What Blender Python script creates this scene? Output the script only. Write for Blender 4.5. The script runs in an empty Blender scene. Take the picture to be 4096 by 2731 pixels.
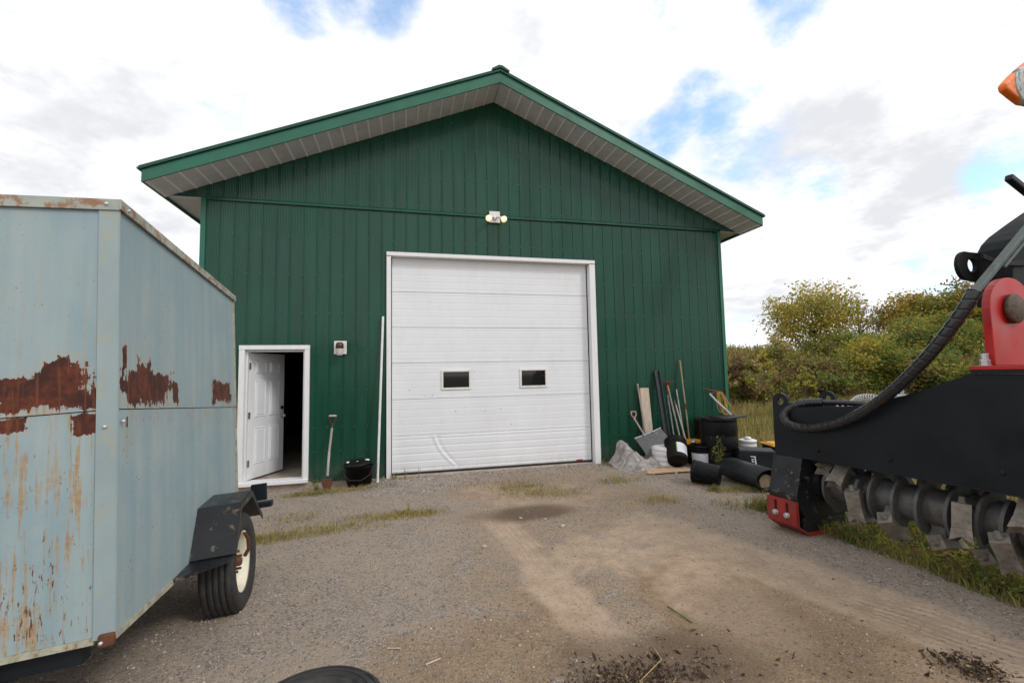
import bpy, bmesh, math, random
import numpy as np
from mathutils import Vector, Matrix

S = bpy.context.scene
COL = S.collection
RAD = math.radians
rng = np.random.default_rng(7)
random.seed(7)

# ------------------------------------------------------------------ camera, sky, sun, exposure
FPX, IMW, IMH = 1760.0, 4096, 2731
YAW, PITCH, ROLL = 0.235637724, 0.0712959890, -0.0192109822
CAM = np.array([2.52966516, -7.69167898, 1.61987402])
_cy, _sy, _cp, _sp, _cr, _sr = math.cos(YAW), math.sin(YAW), math.cos(PITCH), math.sin(PITCH), math.cos(ROLL), math.sin(ROLL)
FW = np.array([_sy * _cp, _cy * _cp, _sp])
_r = np.array([_cy, -_sy, 0.0]); _u = np.cross(_r, FW)
RT = _r * _cr + _u * _sr
UP = -_r * _sr + _u * _cr
cam = bpy.data.cameras.new('camera'); camo = bpy.data.objects.new('camera', cam); COL.objects.link(camo)
M = Matrix.Identity(4)
for i in range(3):
    M[i][0], M[i][1], M[i][2], M[i][3] = RT[i], UP[i], -FW[i], CAM[i]
camo.matrix_world = M
cam.sensor_width = 36.0; cam.lens = 36.0 * FPX / IMW
cam.clip_start = 0.05; cam.clip_end = 2000
S.camera = camo
S.view_settings.view_transform = 'Standard'; S.view_settings.look = 'None'
S.view_settings.exposure = 0.12; S.view_settings.gamma = 1.0; S.view_settings.use_curve_mapping = False

SUN_DIR = Vector((0.58, -0.62, 0.74)).normalized()
SUN_EL = math.asin(SUN_DIR.z); SUN_AZ = math.atan2(SUN_DIR.x, SUN_DIR.y)

def ray(px, py):                       # direction through a point of the 2352-wide photograph, forward length 1
    k = IMW / 2352.0
    return FW + RT * ((px * k - IMW / 2) / FPX) - UP * ((py * k - IMH / 2) / FPX)
def at_y(px, py, y):
    d = ray(px, py); return CAM + d * ((y - CAM[1]) / d[1])
def at_z(px, py, z=-0.08):
    d = ray(px, py); return CAM + d * ((z - CAM[2]) / d[2])
def at_d(px, py, t): return CAM + ray(px, py) * t

class NT:
    def __init__(s, tree): s.t = tree; s.n = tree.nodes; s.l = tree.links
    def add(s, typ, **kw):
        nd = s.n.new(typ)
        for k, v in kw.items(): setattr(nd, k, v)
        return nd
    def put(s, sock, v):
        if hasattr(v, 'is_linked') or isinstance(v, bpy.types.NodeSocket): s.l.new(v, sock)
        else:
            if isinstance(v, (tuple, list)) and len(v) == 3 and sock.type == 'RGBA': v = (*v, 1)
            sock.default_value = v
    def math(s, op, a, b=0.0, c=None, clamp=False):
        nd = s.add('ShaderNodeMath', operation=op, use_clamp=clamp)
        s.put(nd.inputs[0], a); s.put(nd.inputs[1], b)
        if c is not None: s.put(nd.inputs[2], c)
        return nd.outputs[0]
    def vmath(s, op, a, b):
        nd = s.add('ShaderNodeVectorMath', operation=op)
        s.put(nd.inputs[0], a); s.put(nd.inputs[1], b)
        return nd.outputs['Value'] if op in ('DOT_PRODUCT', 'LENGTH', 'DISTANCE') else nd.outputs[0]
    def mix(s, f, a, b):
        nd = s.add('ShaderNodeMix', data_type='RGBA'); s.put(nd.inputs[0], f); s.put(nd.inputs[6], a); s.put(nd.inputs[7], b)
        return nd.outputs[2]
    def noise(s, vec, scale, detail=4.0, rough=0.55, dim='3D'):
        nd = s.add('ShaderNodeTexNoise', noise_dimensions=dim); 
        if vec is not None: s.put(nd.inputs['Vector'], vec)
        nd.inputs['Scale'].default_value = scale; nd.inputs['Detail'].default_value = detail; nd.inputs['Roughness'].default_value = rough
        return nd.outputs[0]
    def ramp(s, v, lo, hi, a=0.0, b=1.0):
        nd = s.add('ShaderNodeMapRange', interpolation_type='SMOOTHSTEP'); s.put(nd.inputs[0], v)
        s.put(nd.inputs[1], lo); s.put(nd.inputs[2], hi); s.put(nd.inputs[3], a); s.put(nd.inputs[4], b)
        return nd.outputs[0]
    def scaled(s, vec, sc):
        return s.vmath('MULTIPLY', vec, sc)

W = bpy.data.worlds.new('World'); S.world = W; W.use_nodes = True
wt = NT(W.node_tree); wt.n.clear()
sky = wt.add('ShaderNodeTexSky', sky_type='NISHITA', sun_disc=False, sun_elevation=SUN_EL, sun_rotation=SUN_AZ)
sky.air_density = 1.0; sky.dust_density = 0.6; sky.ozone_density = 1.6
tc = wt.add('ShaderNodeTexCoord'); dirv = tc.outputs['Generated']
sep = wt.add('ShaderNodeSeparateXYZ'); wt.put(sep.inputs[0], dirv)
zz = wt.math('ADD', wt.math('MAXIMUM', sep.outputs[2], 0.0), 0.22)
comb = wt.add('ShaderNodeCombineXYZ')
wt.put(comb.inputs[0], wt.math('DIVIDE', sep.outputs[0], zz)); wt.put(comb.inputs[1], wt.math('DIVIDE', sep.outputs[1], zz)); comb.inputs[2].default_value = 3.7
flat = comb.outputs[0]
n_big = wt.noise(flat, 0.9, 5, 0.55)
n_mid = wt.noise(flat, 2.6, 8, 0.6)
n_fine = wt.noise(flat, 5.5, 9, 0.62)
def gauss(px, py, rdeg, w):            # a gap between clouds, centred on a direction of the sky
    d = ray(px, py); d = d / np.linalg.norm(d)
    dot = wt.vmath('DOT_PRODUCT', dirv, tuple(d))
    return wt.ramp(dot, math.cos(RAD(rdeg)), 1.0, 0.0, w)
blue = wt.ramp(n_big, 0.64, 0.84, 0.0, 0.55)
for g in ((700, -20, 5.5, .75), (860, -35, 6, .7), (410, 95, 3.0, .35), (1545, 30, 3.5, .45), (1810, 5, 4.5, .85), (1615, 225, 4.0, .62), (1660, 262, 3.0, .35),
          (1500, 335, 4.0, .72), (1545, 285, 3.0, .4), (1755, 165, 4, .38), (1850, 430, 4, .5), (2320, 390, 4, .55), (2160, 610, 3.5, .55), (1690, 330, 7, .40), (1690, 775, 4, .35)):
    blue = wt.math('ADD', blue, gauss(*g))
wisp = wt.math('ADD', wt.math('MULTIPLY', wt.math('SUBTRACT', n_fine, 0.5), 2.8), wt.math('MULTIPLY', wt.math('SUBTRACT', n_mid, 0.5), 1.8))
blue = wt.math('ADD', blue, wt.math('MULTIPLY', wisp, wt.math('MINIMUM', wt.math('MULTIPLY', blue, 2.2), 1.0)))
bmask = wt.ramp(blue, 0.0, 1.15)
grey = wt.math('ADD', wt.ramp(n_mid, 0.42, 0.85, 0.0, .8), wt.ramp(n_fine, .46, .78, 0, .28))
for g in ((2030, 290, 13, .62), (1900, 420, 10, .35), (60, 330, 12, .42), (380, 390, 9, .32), (1720, 640, 7, .45), (1960, 600, 8, .38), (150, 180, 9, .3), (2250, 480, 8, .3), (1720, 760, 6, .4)):
    grey = wt.math('ADD', grey, wt.math('MULTIPLY', gauss(*g), wt.ramp(n_mid, .28, .72)))
grey = wt.math('ADD', grey, wt.math('MULTIPLY', wt.math('SUBTRACT', n_fine, .5), wt.math('MULTIPLY', grey, 1.2)))
grey = wt.ramp(grey, 0.0, 1.15)
cloud = wt.mix(grey, (10.4, 10.4, 10.6), (7.5, 7.65, 8.0))
lp = wt.mix(bmask, cloud, wt.vmath('ADD', wt.vmath('MULTIPLY', sky.outputs[0], (2.0, 2.3, 2.5)), (1.7, 2.0, 2.0)))
bg = wt.add('ShaderNodeBackground'); wt.put(bg.inputs[0], lp); bg.inputs[1].default_value = 0.1
wo = wt.add('ShaderNodeOutputWorld'); wt.l.new(bg.outputs[0], wo.inputs[0])

sl = bpy.data.lights.new('sun', 'SUN'); sl.energy = 1.3; sl.angle = RAD(13); sl.color = (1.0, 0.965, 0.91)
so = bpy.data.objects.new('sun', sl); COL.objects.link(so)
so.rotation_euler = SUN_DIR.to_track_quat('Z', 'Y').to_euler(); so.location = (10, -15, 20)

# ------------------------------------------------------------------ materials
def new_mat(name):
    m = bpy.data.materials.new(name); m.use_nodes = True
    t = NT(m.node_tree); t.n.clear()
    out = t.add('ShaderNodeOutputMaterial'); b = t.add('ShaderNodeBsdfPrincipled'); t.l.new(b.outputs[0], out.inputs[0])
    return m, t, b
def mat(name, col, rough=0.5, metal=0.0, var=0.18, scale=5.0, col2=None, dirt=0.0, bump=0.0, bscale=60.0, spec=0.5, stretch=(1, 1, 1), thr=(0.45, 0.7), rvar=0.1):
    m, t, b = new_mat(name)
    c = t.add('ShaderNodeTexCoord').outputs['Object']
    v = t.scaled(c, stretch)
    n1 = t.noise(v, scale, 6, 0.6)
    dark = tuple(x * (1 - var) for x in col); light = tuple(min(1, x * (1 + var)) for x in col)
    colr = t.mix(t.ramp(n1, 0.3, 0.7), dark, light)
    if col2 is not None:
        n2 = t.noise(v, scale * 2.3, 8, 0.65)
        colr = t.mix(t.math('MULTIPLY', t.ramp(n2, thr[0], thr[1]), dirt), colr, col2)
    t.put(b.inputs['Base Color'], colr)
    t.put(b.inputs['Roughness'], t.ramp(n1, 0.25, 0.75, max(0, rough - rvar), min(1, rough + rvar)))
    b.inputs['Metallic'].default_value = metal
    b.inputs['Specular IOR Level'].default_value = spec
    if bump > 0:
        bn = t.add('ShaderNodeBump'); bn.inputs['Strength'].default_value = 1.0; bn.inputs['Distance'].default_value = bump
        t.put(bn.inputs['Height'], t.noise(c, bscale, 5, 0.6)); t.l.new(bn.outputs[0], b.inputs['Normal'])
    return m
def splash(m, colr, z0, z1, amt):
    t = NT(m.node_tree); b = [n for n in t.n if n.type == 'BSDF_PRINCIPLED'][0]; src = b.inputs['Base Color'].links[0].from_socket
    c = t.add('ShaderNodeTexCoord').outputs['Object']; sp = t.add('ShaderNodeSeparateXYZ'); t.put(sp.inputs[0], c)
    n = t.noise(t.scaled(c, (1, 1, .5)), 9, 6, .65); f = t.math('MULTIPLY', t.ramp(sp.outputs[2], z1, z0), t.ramp(n, .35, .7, .25, 1))
    t.put(b.inputs['Base Color'], t.mix(t.math('MULTIPLY', f, amt), src, colr))
def leafmat(name, col, col2):
    m, t, b = new_mat(name)
    oi = t.add('ShaderNodeTexCoord').outputs['Object']
    n = t.noise(oi, 1.6, 3, 0.6); n2 = t.noise(oi, 9.0, 2, 0.5)
    cc = t.mix(t.ramp(t.math('ADD', t.math('MULTIPLY', n, .6), t.math('MULTIPLY', n2, .4)), 0.36, 0.64), col, col2)
    t.put(b.inputs['Base Color'], cc); b.inputs['Roughness'].default_value = 0.6; b.inputs['Specular IOR Level'].default_value = 0.25
    tr = t.add('ShaderNodeBsdfTranslucent'); t.put(tr.inputs[0], cc)
    mx = t.add('ShaderNodeMixShader'); mx.inputs[0].default_value = 0.4
    out = [x for x in t.n if x.type == 'OUTPUT_MATERIAL'][0]
    t.l.new(b.outputs[0], mx.inputs[1]); t.l.new(tr.outputs[0], mx.inputs[2]); t.l.new(mx.outputs[0], out.inputs[0])
    return m

MT = {}
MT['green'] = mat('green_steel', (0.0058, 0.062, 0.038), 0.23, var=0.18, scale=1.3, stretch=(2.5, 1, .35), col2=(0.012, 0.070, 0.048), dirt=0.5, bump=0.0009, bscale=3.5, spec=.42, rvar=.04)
splash(MT['green'], (.17, .15, .12), -.05, .45, .38)
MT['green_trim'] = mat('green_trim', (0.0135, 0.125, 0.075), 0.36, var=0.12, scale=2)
MT['soffit'] = mat('soffit_white', (0.64, 0.665, 0.74), 0.5, var=0.05, scale=3, col2=(0.46, 0.45, 0.44), dirt=0.4)
MT['soffit_bead_highlight'] = mat('soffit_bead_highlight', (.88, .88, .90), .4, var=.02)  # paler than the panels: the highlight along each seam is put into the colour
MT['white'] = mat('white_door_paint', (0.76, 0.78, 0.815), 0.40, var=0.02, scale=2, col2=(0.66, 0.665, 0.67), dirt=0.3, stretch=(1, 1, .5))
splash(MT['white'], (.40, .36, .31), -.06, .22, .35)
MT['white_dirty'] = mat('white_trim', (0.78, 0.785, 0.80), 0.45, var=0.03, scale=3, col2=(0.52, 0.48, 0.42), dirt=0.5, stretch=(6, 6, .9), thr=(.55, .75))
MT['concrete'] = mat('concrete', (0.36, 0.30, 0.245), 0.9, var=0.2, scale=5, col2=(0.2, 0.16, 0.12), dirt=0.7, bump=0.004)
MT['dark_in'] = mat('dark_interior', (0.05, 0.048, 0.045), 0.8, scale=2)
MT['black_seal'] = mat('black_rubber_seal', (0.012, 0.012, 0.013), 0.6)
MT['glass'] = mat('dark_glass', (0.01, 0.011, 0.012), 0.04, var=0, spec=0.6, rvar=0.0)
MT['steel'] = mat('grey_steel', (0.30, 0.30, 0.30), 0.42, metal=0.7, var=0.2, scale=14)
MT['galv'] = mat('galvanised', (0.55, 0.56, 0.57), 0.38, metal=0.6, var=0.12, scale=20)
MT['black_paint'] = mat('black_machine_paint', (0.0078, 0.0108, 0.0142), 0.42, var=0.2, scale=3, col2=(0.025, 0.024, 0.023), dirt=0.3, thr=(.52, .80), spec=.26, bump=0.0006, bscale=14, rvar=.12)
MT['black_mud'] = mat('black_paint_muddy', (0.010, 0.0115, 0.0145), 0.34, var=0.2, scale=5, col2=(0.20, 0.15, 0.095), dirt=0.8, thr=(.565, .66), rvar=.12)
MT['red_paint'] = mat('red_machine_paint', (0.42, 0.014, 0.012), 0.38, var=0.12, scale=4, col2=(0.09, 0.012, 0.01), dirt=0.55, thr=(.56, .8))
MT['worn_red'] = mat('worn_red_paint', (0.30, 0.022, 0.018), 0.5, var=0.2, scale=5, col2=(0.10, 0.06, 0.04), dirt=0.75, thr=(.5, .7))
MT['black_cast'] = mat('black_cast_steel', (0.0085, 0.0095, 0.011), 0.62, var=0.3, scale=4, col2=(0.03, 0.028, 0.025), dirt=.5, thr=(.5, .75), spec=.15, bump=.0008, bscale=18)
MT['tooth'] = mat('worn_tooth_steel', (0.20, 0.176, 0.148), 0.65, metal=0.1, var=0.3, scale=9, col2=(0.085, 0.068, 0.052), dirt=0.6, bump=0.0012, bscale=70)
MT['drum'] = mat('dusty_drum_steel', (0.105, 0.108, 0.110), 0.5, metal=0.25, var=0.3, scale=6, col2=(0.17, 0.145, 0.115), dirt=0.6, bump=0.0008)
MT['pin'] = mat('rusty_pin', (0.11, 0.085, 0.06), 0.7, metal=0.3, var=0.4, scale=25, col2=(0.03, 0.025, 0.02), dirt=0.8, bump=0.001)
MT['orange'] = mat('orange_paint', (0.80, 0.17, 0.012), 0.42, var=0.15, scale=7, col2=(0.06, 0.03, 0.015), dirt=0.7, thr=(.56, .72))
MT['hose'] = mat('black_hose', (0.015, 0.015, 0.017), 0.28, var=0.2, scale=12, rvar=.08)
MT['hosebar'] = mat('grey_green_bar', (0.075, 0.095, 0.088), 0.55, metal=.2, var=0.3, scale=14, col2=(0.03, 0.06, 0.045), dirt=.8)
MT['rubber'] = mat('tyre_rubber', (0.022, 0.021, 0.021), 0.75, var=0.25, scale=9, col2=(0.09, 0.08, 0.07), dirt=0.35, bump=0.0006)
MT['cream'] = mat('cream_rim', (0.70, 0.67, 0.53), 0.5, var=0.08, scale=8, col2=(0.25, 0.10, 0.04), dirt=0.45, thr=(.6, .72))
MT['rust'] = mat('rust', (0.105, 0.036, 0.018), 0.85, var=0.35, scale=18, bump=0.001)
MT['black_plastic'] = mat('black_plastic', (0.006, 0.006, 0.007), 0.45, var=0.2, scale=6, col2=(0.022, 0.02, 0.019), dirt=0.4, spec=.16)
MT['grey_plastic'] = mat('charcoal_plastic', (0.015, 0.0175, 0.021), 0.5, var=0.2, scale=5, col2=(0.034, 0.031, 0.028), dirt=0.4, spec=.22)
MT['white_plastic'] = mat('white_plastic', (0.74, 0.74, 0.74), 0.4, var=0.05, scale=5, col2=(0.5, 0.46, 0.4), dirt=0.4)
MT['label'] = mat('paper_label', (0.70, 0.71, 0.78), 0.6, var=0.05)
MT['print'] = mat('label_print', (0.12, 0.12, 0.14), 0.6)
MT['green_print'] = mat('green_label_edge', (0.25, 0.42, 0.06), 0.6)
MT['yellow'] = mat('yellow_plastic', (0.68, 0.33, 0.02), 0.5, var=0.1)
MT['yellow_cord'] = mat('yellow_rope', (0.50, 0.31, 0.06), 0.7, var=0.2, scale=12)
MT['pale_wood'] = mat('weathered_pine', (0.50, 0.42, 0.33), 0.8, var=0.15, scale=4, stretch=(9, 9, .9), col2=(0.24, 0.15, 0.08), dirt=0.6, thr=(.58, .75))
MT['new_wood'] = mat('new_pine', (0.56, 0.39, 0.25), 0.75, var=0.15, scale=5, stretch=(1, 8, 8))
MT['grey_wood'] = mat('grey_handle_wood', (0.33, 0.29, 0.25), 0.8, var=0.2, scale=6, stretch=(8, 8, 1), col2=(.18, .15, .12), dirt=.5)
MT['tan_wood'] = mat('tan_handle_wood', (0.30, 0.22, 0.14), 0.7, var=0.25, scale=6, stretch=(8, 8, 1))
MT['alum'] = mat('dull_aluminium', (0.40, 0.40, 0.41), 0.5, metal=0.3, var=0.2, scale=9)
MT['shovel_grey'] = mat('scuffed_shovel_blade', (0.085, 0.087, 0.09), 0.6, var=0.2, scale=6, col2=(0.22, 0.21, 0.2), dirt=.55, thr=(.52, .68))
MT['pink'] = mat('faded_red_grip', (0.46, 0.16, 0.17), 0.6, var=0.3, scale=20, col2=(.6, .5, .48), dirt=.8, thr=(.45, .6))
MT['sheet'] = mat('dusty_plastic_sheet', (0.33, 0.305, 0.285), 0.35, var=0.25, scale=7, col2=(0.17, 0.14, 0.115), dirt=0.8)
MT['log'] = mat('brown_log', (0.13, 0.085, 0.05), 0.9, var=0.4, scale=8, stretch=(1, 7, 7), bump=.004, bscale=20)
MT['brown_cap'] = mat('brown_lamp_cap', (0.065, 0.02, 0.012), 0.3)
MT['jar'] = mat('frosted_jar_glass', (0.52, 0.50, 0.47), 0.25, var=.1, scale=30)
MT['red_tag'] = mat('red_tag', (0.35, 0.02, 0.02), 0.5)
MT['bark'] = mat('bark', (0.10, 0.085, 0.065), 0.9, var=0.3, scale=10, bump=.005, bscale=15)
MT['stone'] = mat('grey_stone', (0.36, 0.335, 0.31), 0.9, var=0.25, scale=9)
MT['stone_dark'] = mat('dark_stone', (0.16, 0.15, 0.145), 0.9, var=0.3, scale=9)
MT['stone_tan'] = mat('tan_stone', (0.42, 0.34, 0.27), 0.9, var=0.25, scale=9)
MT['mulch'] = mat('wet_mulch', (0.045, 0.026, 0.015), 0.95, var=0.5, scale=20)
MT['straw'] = mat('dry_straw', (0.36, 0.25, 0.12), 0.8, var=0.25, scale=20)
LEAF_GAIN = {'fl_yellow': 1.0, 'lf_yellow': 1.95, 'lf_bright': 1.4, 'lf_dry': 1.9, 'lf_straw': 1.7, 'lf_grass': 1.7, 'lf_dark': 1.6, 'lf_olive': 2.35, 'lf_green': 2.6, 'lf_orange': 1.9, 'lf_brown': 1.6}
for k, a, b in (('lf_yellow', (.155, .130, .022), (.27, .205, .035)), ('lf_olive', (.07, .085, .018), (.15, .135, .028)), ('lf_orange', (.15, .075, .018), (.22, .14, .03)),
                ('lf_green', (.03, .058, .014), (.085, .105, .022)), ('lf_dark', (.022, .034, .011), (.05, .06, .018)), ('lf_brown', (.085, .05, .025), (.15, .10, .05)),
                ('lf_bright', (.20, .19, .03), (.36, .31, .05)), ('lf_straw', (.19, .14, .06), (.30, .235, .10)), ('lf_mauve', (.09, .06, .05), (.15, .11, .08)),
                ('lf_dry', (.16, .12, .05), (.25, .20, .08)), ('lf_grass', (.07, .10, .022), (.16, .165, .04)), ('lf_red', (.12, .05, .03), (.16, .085, .04)), ('fl_yellow', (.62, .48, .02), (.7, .55, .03))):
    MT[k] = leafmat(k, tuple(c * LEAF_GAIN.get(k, 1.4) for c in a), tuple(c * LEAF_GAIN.get(k, 1.4) for c in b))
def lamp_mat():
    m, t, b = new_mat('lit_bulb')
    b.inputs['Base Color'].default_value = (1, .82, .55, 1); b.inputs['Roughness'].default_value = .15
    c = t.add('ShaderNodeLayerWeight'); c.inputs[0].default_value = .35
    t.put(b.inputs['Emission Color'], t.mix(c.outputs['Facing'], (1, .78, .46), (.9, .34, .10)))
    t.put(b.inputs['Emission Strength'], t.ramp(c.outputs['Facing'], .05, .75, 1.05, .12))
    return m
MT['bulb'] = lamp_mat()

# ------------------------------------------------------------------ mesh helpers
class MB:
    def __init__(s): s.v = []; s.f = []; s.sm = []
    def add(s, vs, fs, smooth=False):
        o = len(s.v); s.v += [tuple(float(c) for c in v) for v in vs]
        s.f += [tuple(i + o for i in f) for f in fs]; s.sm += [smooth] * len(fs); return s
    def boxb(s, lo, hi):
        x0, y0, z0 = lo; x1, y1, z1 = hi
        return s.add([(x0, y0, z0), (x1, y0, z0), (x1, y1, z0), (x0, y1, z0), (x0, y0, z1), (x1, y0, z1), (x1, y1, z1), (x0, y1, z1)],
                     [(3, 2, 1, 0), (4, 5, 6, 7), (0, 1, 5, 4), (1, 2, 6, 5), (2, 3, 7, 6), (3, 0, 4, 7)])
    def bar(s, p0, p1, w, h, up=(0, 0, 1)):          # a rectangular bar from p0 to p1
        p0, p1 = Vector(p0), Vector(p1); d = (p1 - p0).normalized(); a = d.cross(Vector(up))
        if a.length < 1e-4: a = d.cross(Vector((0, 1, 0)))
        a.normalize(); b = a.cross(d)
        vs = [p + a * (i * w / 2) + b * (j * h / 2) for p in (p0, p1) for i, j in ((-1, -1), (1, -1), (1, 1), (-1, 1))]
        return s.add(vs, [(3, 2, 1, 0), (4, 5, 6, 7), (0, 1, 5, 4), (1, 2, 6, 5), (2, 3, 7, 6), (3, 0, 4, 7)])
    def tube(s, pts, r, n=8, smooth=True, caps=True, radfn=None):
        pts = [Vector(p) for p in pts]; N = len(pts)
        rs = r if isinstance(r, (list, tuple)) else [r] * N
        t0 = (pts[1] - pts[0]).normalized(); a = t0.orthogonal().normalized(); vs = []; L = 0
        for i, p in enumerate(pts):
            t = (pts[min(i + 1, N - 1)] - pts[max(i - 1, 0)]).normalized()
            a = (a - t * a.dot(t)).normalized(); b = t.cross(a)
            if i: L += (p - pts[i - 1]).length
            for k in range(n):
                th = 2 * math.pi * k / n; rr = rs[i] if radfn is None else radfn(L, th)
                vs.append(p + (a * math.cos(th) + b * math.sin(th)) * rr)
        fs = [(i * n + k, i * n + (k + 1) % n, (i + 1) * n + (k + 1) % n, (i + 1) * n + k) for i in range(N - 1) for k in range(n)]
        s.add(vs, fs, smooth)
        if caps:
            s.add(vs[:n], [tuple(reversed(range(n)))]); s.add(vs[-n:], [tuple(range(n))])
        return s
    def cyl(s, p0, p1, r0, r1=None, n=20): return s.tube([p0, p1], [r0, r0 if r1 is None else r1], n)
    def lathe(s, prof, n=28, o=(0, 0, 0), ax=(0, 0, 1), smooth=True):       # prof: (radius, height)
        ax = Vector(ax).normalized(); a = ax.orthogonal().normalized(); b = ax.cross(a); o = Vector(o)
        vs = [o + ax * h + (a * math.cos(2 * math.pi * k / n) + b * math.sin(2 * math.pi * k / n)) * max(r, 1e-5) for r, h in prof for k in range(n)]
        fs = [(i * n + k, i * n + (k + 1) % n, (i + 1) * n + (k + 1) % n, (i + 1) * n + k) for i in range(len(prof) - 1) for k in range(n)]
        return s.add(vs, fs, smooth)
    def prism(s, poly, conv, dv):                    # poly in 2D, conv -> 3D, extruded by dv
        a = [Vector(conv(*p)) for p in poly]; b = [p + Vector(dv) for p in a]; n = len(a)
        fs = [tuple(range(n)), tuple(reversed(range(n, 2 * n)))] + [(i, i + n, (i + 1) % n + n, (i + 1) % n) for i in range(n)]
        return s.add(a + b, fs)
    def build(s, name, m, parent=None, bevel=0.0, seg=2, mats=None):
        me = bpy.data.meshes.new(name); me.from_pydata(s.v, [], s.f); me.update()
        bm = bmesh.new(); bm.from_mesh(me); bmesh.ops.recalc_face_normals(bm, faces=bm.faces); bm.to_mesh(me); bm.free()
        me.polygons.foreach_set('use_smooth', s.sm)
        me.materials.append(m)
        o = bpy.data.objects.new(name, me); COL.objects.link(o)
        if parent is not None: o.parent = parent
        if bevel > 0:
            md = o.modifiers.new('bevel', 'BEVEL'); md.width = bevel; md.segments = seg; md.limit_method = 'ANGLE'; md.angle_limit = RAD(40)
        return o
def plate(outer, holes, conv, dv):                   # flat plate with round holes, given thickness
    bm = bmesh.new(); edges = []
    for loop in [outer] + holes:
        vs = [bm.verts.new(conv(*p)) for p in loop]
        edges += [bm.edges.new((vs[i], vs[(i + 1) % len(vs)])) for i in range(len(vs))]
    bmesh.ops.triangle_fill(bm, use_beauty=True, edges=edges)
    r = bmesh.ops.extrude_face_region(bm, geom=bm.faces[:])
    bmesh.ops.translate(bm, vec=Vector(dv), verts=[g for g in r['geom'] if isinstance(g, bmesh.types.BMVert)])
    mb = MB(); bm.verts.ensure_lookup_table(); bm.verts.index_update()
    mb.add([v.co[:] for v in bm.verts], [tuple(v.index for v in f.verts) for f in bm.faces]); bm.free(); return mb
def circ(cx, cy, r, n=20, a0=0, a1=360): return [(cx + r * math.cos(RAD(a0 + (a1 - a0) * i / n)), cy + r * math.sin(RAD(a0 + (a1 - a0) * i / n))) for i in range(n if a1 - a0 == 360 else n + 1)]

def np_mesh(name, verts, quads, mats, midx=None, parent=None, smooth=False):
    me = bpy.data.meshes.new(name); k = quads.shape[1]
    me.vertices.add(len(verts)); me.vertices.foreach_set('co', np.asarray(verts, np.float32).ravel())
    me.loops.add(quads.size); me.loops.foreach_set('vertex_index', quads.astype(np.int32).ravel())
    me.polygons.add(len(quads)); me.polygons.foreach_set('loop_start', np.arange(0, quads.size, k, dtype=np.int32))
    if smooth: me.polygons.foreach_set('use_smooth', np.ones(len(quads), bool))
    for m in mats: me.materials.append(m)
    if midx is not None: me.polygons.foreach_set('material_index', midx.astype(np.int32))
    me.update(calc_edges=True); me.validate()
    o = bpy.data.objects.new(name, me); COL.objects.link(o)
    if parent is not None: o.parent = parent
    return o
def tag(o, label, cat, group=None):
    o['label'] = label; o['category'] = cat
    if group: o['group'] = group
    return o
def thing(name, label, cat, loc=(0, 0, 0), group=None, rot=None):
    o = bpy.data.objects.new(name, None); COL.objects.link(o); o.location = loc; o.empty_display_size = .1
    if rot is not None: o.rotation_euler = rot
    return tag(o, label, cat, group)
def structure(o): o['kind'] = 'structure'; return o
def stuff(o): o['kind'] = 'stuff'; return o
def copy(o, parent=None, loc=None):
    c = o.copy(); COL.objects.link(c)
    if parent is not None: c.parent = parent
    if loc is not None: c.location = loc
    return c
def spline(pts, n):                                   # Catmull-Rom through the points
    P = [Vector(p) for p in pts]; P = [P[0] * 2 - P[1]] + P + [P[-1] * 2 - P[-2]]; out = []
    seg = len(P) - 3
    for i in range(n + 1):
        u = min(i / n * seg, seg - 1e-6); k = int(u); t = u - k
        a, b, c, d = P[k:k + 4]
        out.append(0.5 * ((2 * b) + (-a + c) * t + (2 * a - 5 * b + 4 * c - d) * t * t + (-a + 3 * b - 3 * c + d) * t ** 3))
    return out
def vnoise(x, y, seed=0):                             # smooth value noise in numpy
    x = np.asarray(x, float); y = np.asarray(y, float); xi = np.floor(x).astype(int); yi = np.floor(y).astype(int)
    fx = x - xi; fy = y - yi; fx = fx * fx * (3 - 2 * fx); fy = fy * fy * (3 - 2 * fy)
    def h(a, b):
        n = (a * 374761393 + b * 668265263 + seed * 974634797) & 0xffffffff; n = ((n ^ (n >> 13)) * 1274126177) & 0xffffffff
        return ((n ^ (n >> 16)) & 0xffff) / 65535.0
    return (h(xi, yi) * (1 - fx) + h(xi + 1, yi) * fx) * (1 - fy) + (h(xi, yi + 1) * (1 - fx) + h(xi + 1, yi + 1) * fx) * fy
def sstep(a, b, x): t = np.clip((np.asarray(x, float) - a) / (b - a), 0, 1); return t * t * (3 - 2 * t)

# ------------------------------------------------------------------ ground
def seg_dist(x, y, pts):
    best = np.full(np.shape(x), 1e9)
    for (ax, ay), (bx, by) in zip(pts[:-1], pts[1:]):
        dx, dy = bx - ax, by - ay; t = np.clip(((x - ax) * dx + (y - ay) * dy) / (dx * dx + dy * dy), 0, 1)
        best = np.minimum(best, np.hypot(x - ax - t * dx, y - ay - t * dy))
    return best
g2 = lambda px, py: tuple(at_z(px, py)[:2])
TRACK_A = [g2(1140, 1190), g2(1215, 1270), g2(1330, 1390), g2(1500, 1560), (3.9, -9.5)]
TRACK_B = [g2(1540, 1235), g2(1760, 1300), g2(2060, 1400), g2(2340, 1510), (5.3, -8.5)]
def hill_h(x, y):
    q = (np.asarray(x) - 21.0) * -0.37 + (np.asarray(y) - 14.6) * -0.93
    rise = sstep(8.0, 0.6, q) * 2.3 + sstep(2, -12, q) * 0.5
    n = (vnoise(np.asarray(x) * .35, np.asarray(y) * .35, 3) - .5) * .5
    return (rise + n * sstep(8, 4, q)) * sstep(9.2, 13.0, np.asarray(x) + 0.25 * np.maximum(0, np.asarray(y) - 12))
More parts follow.
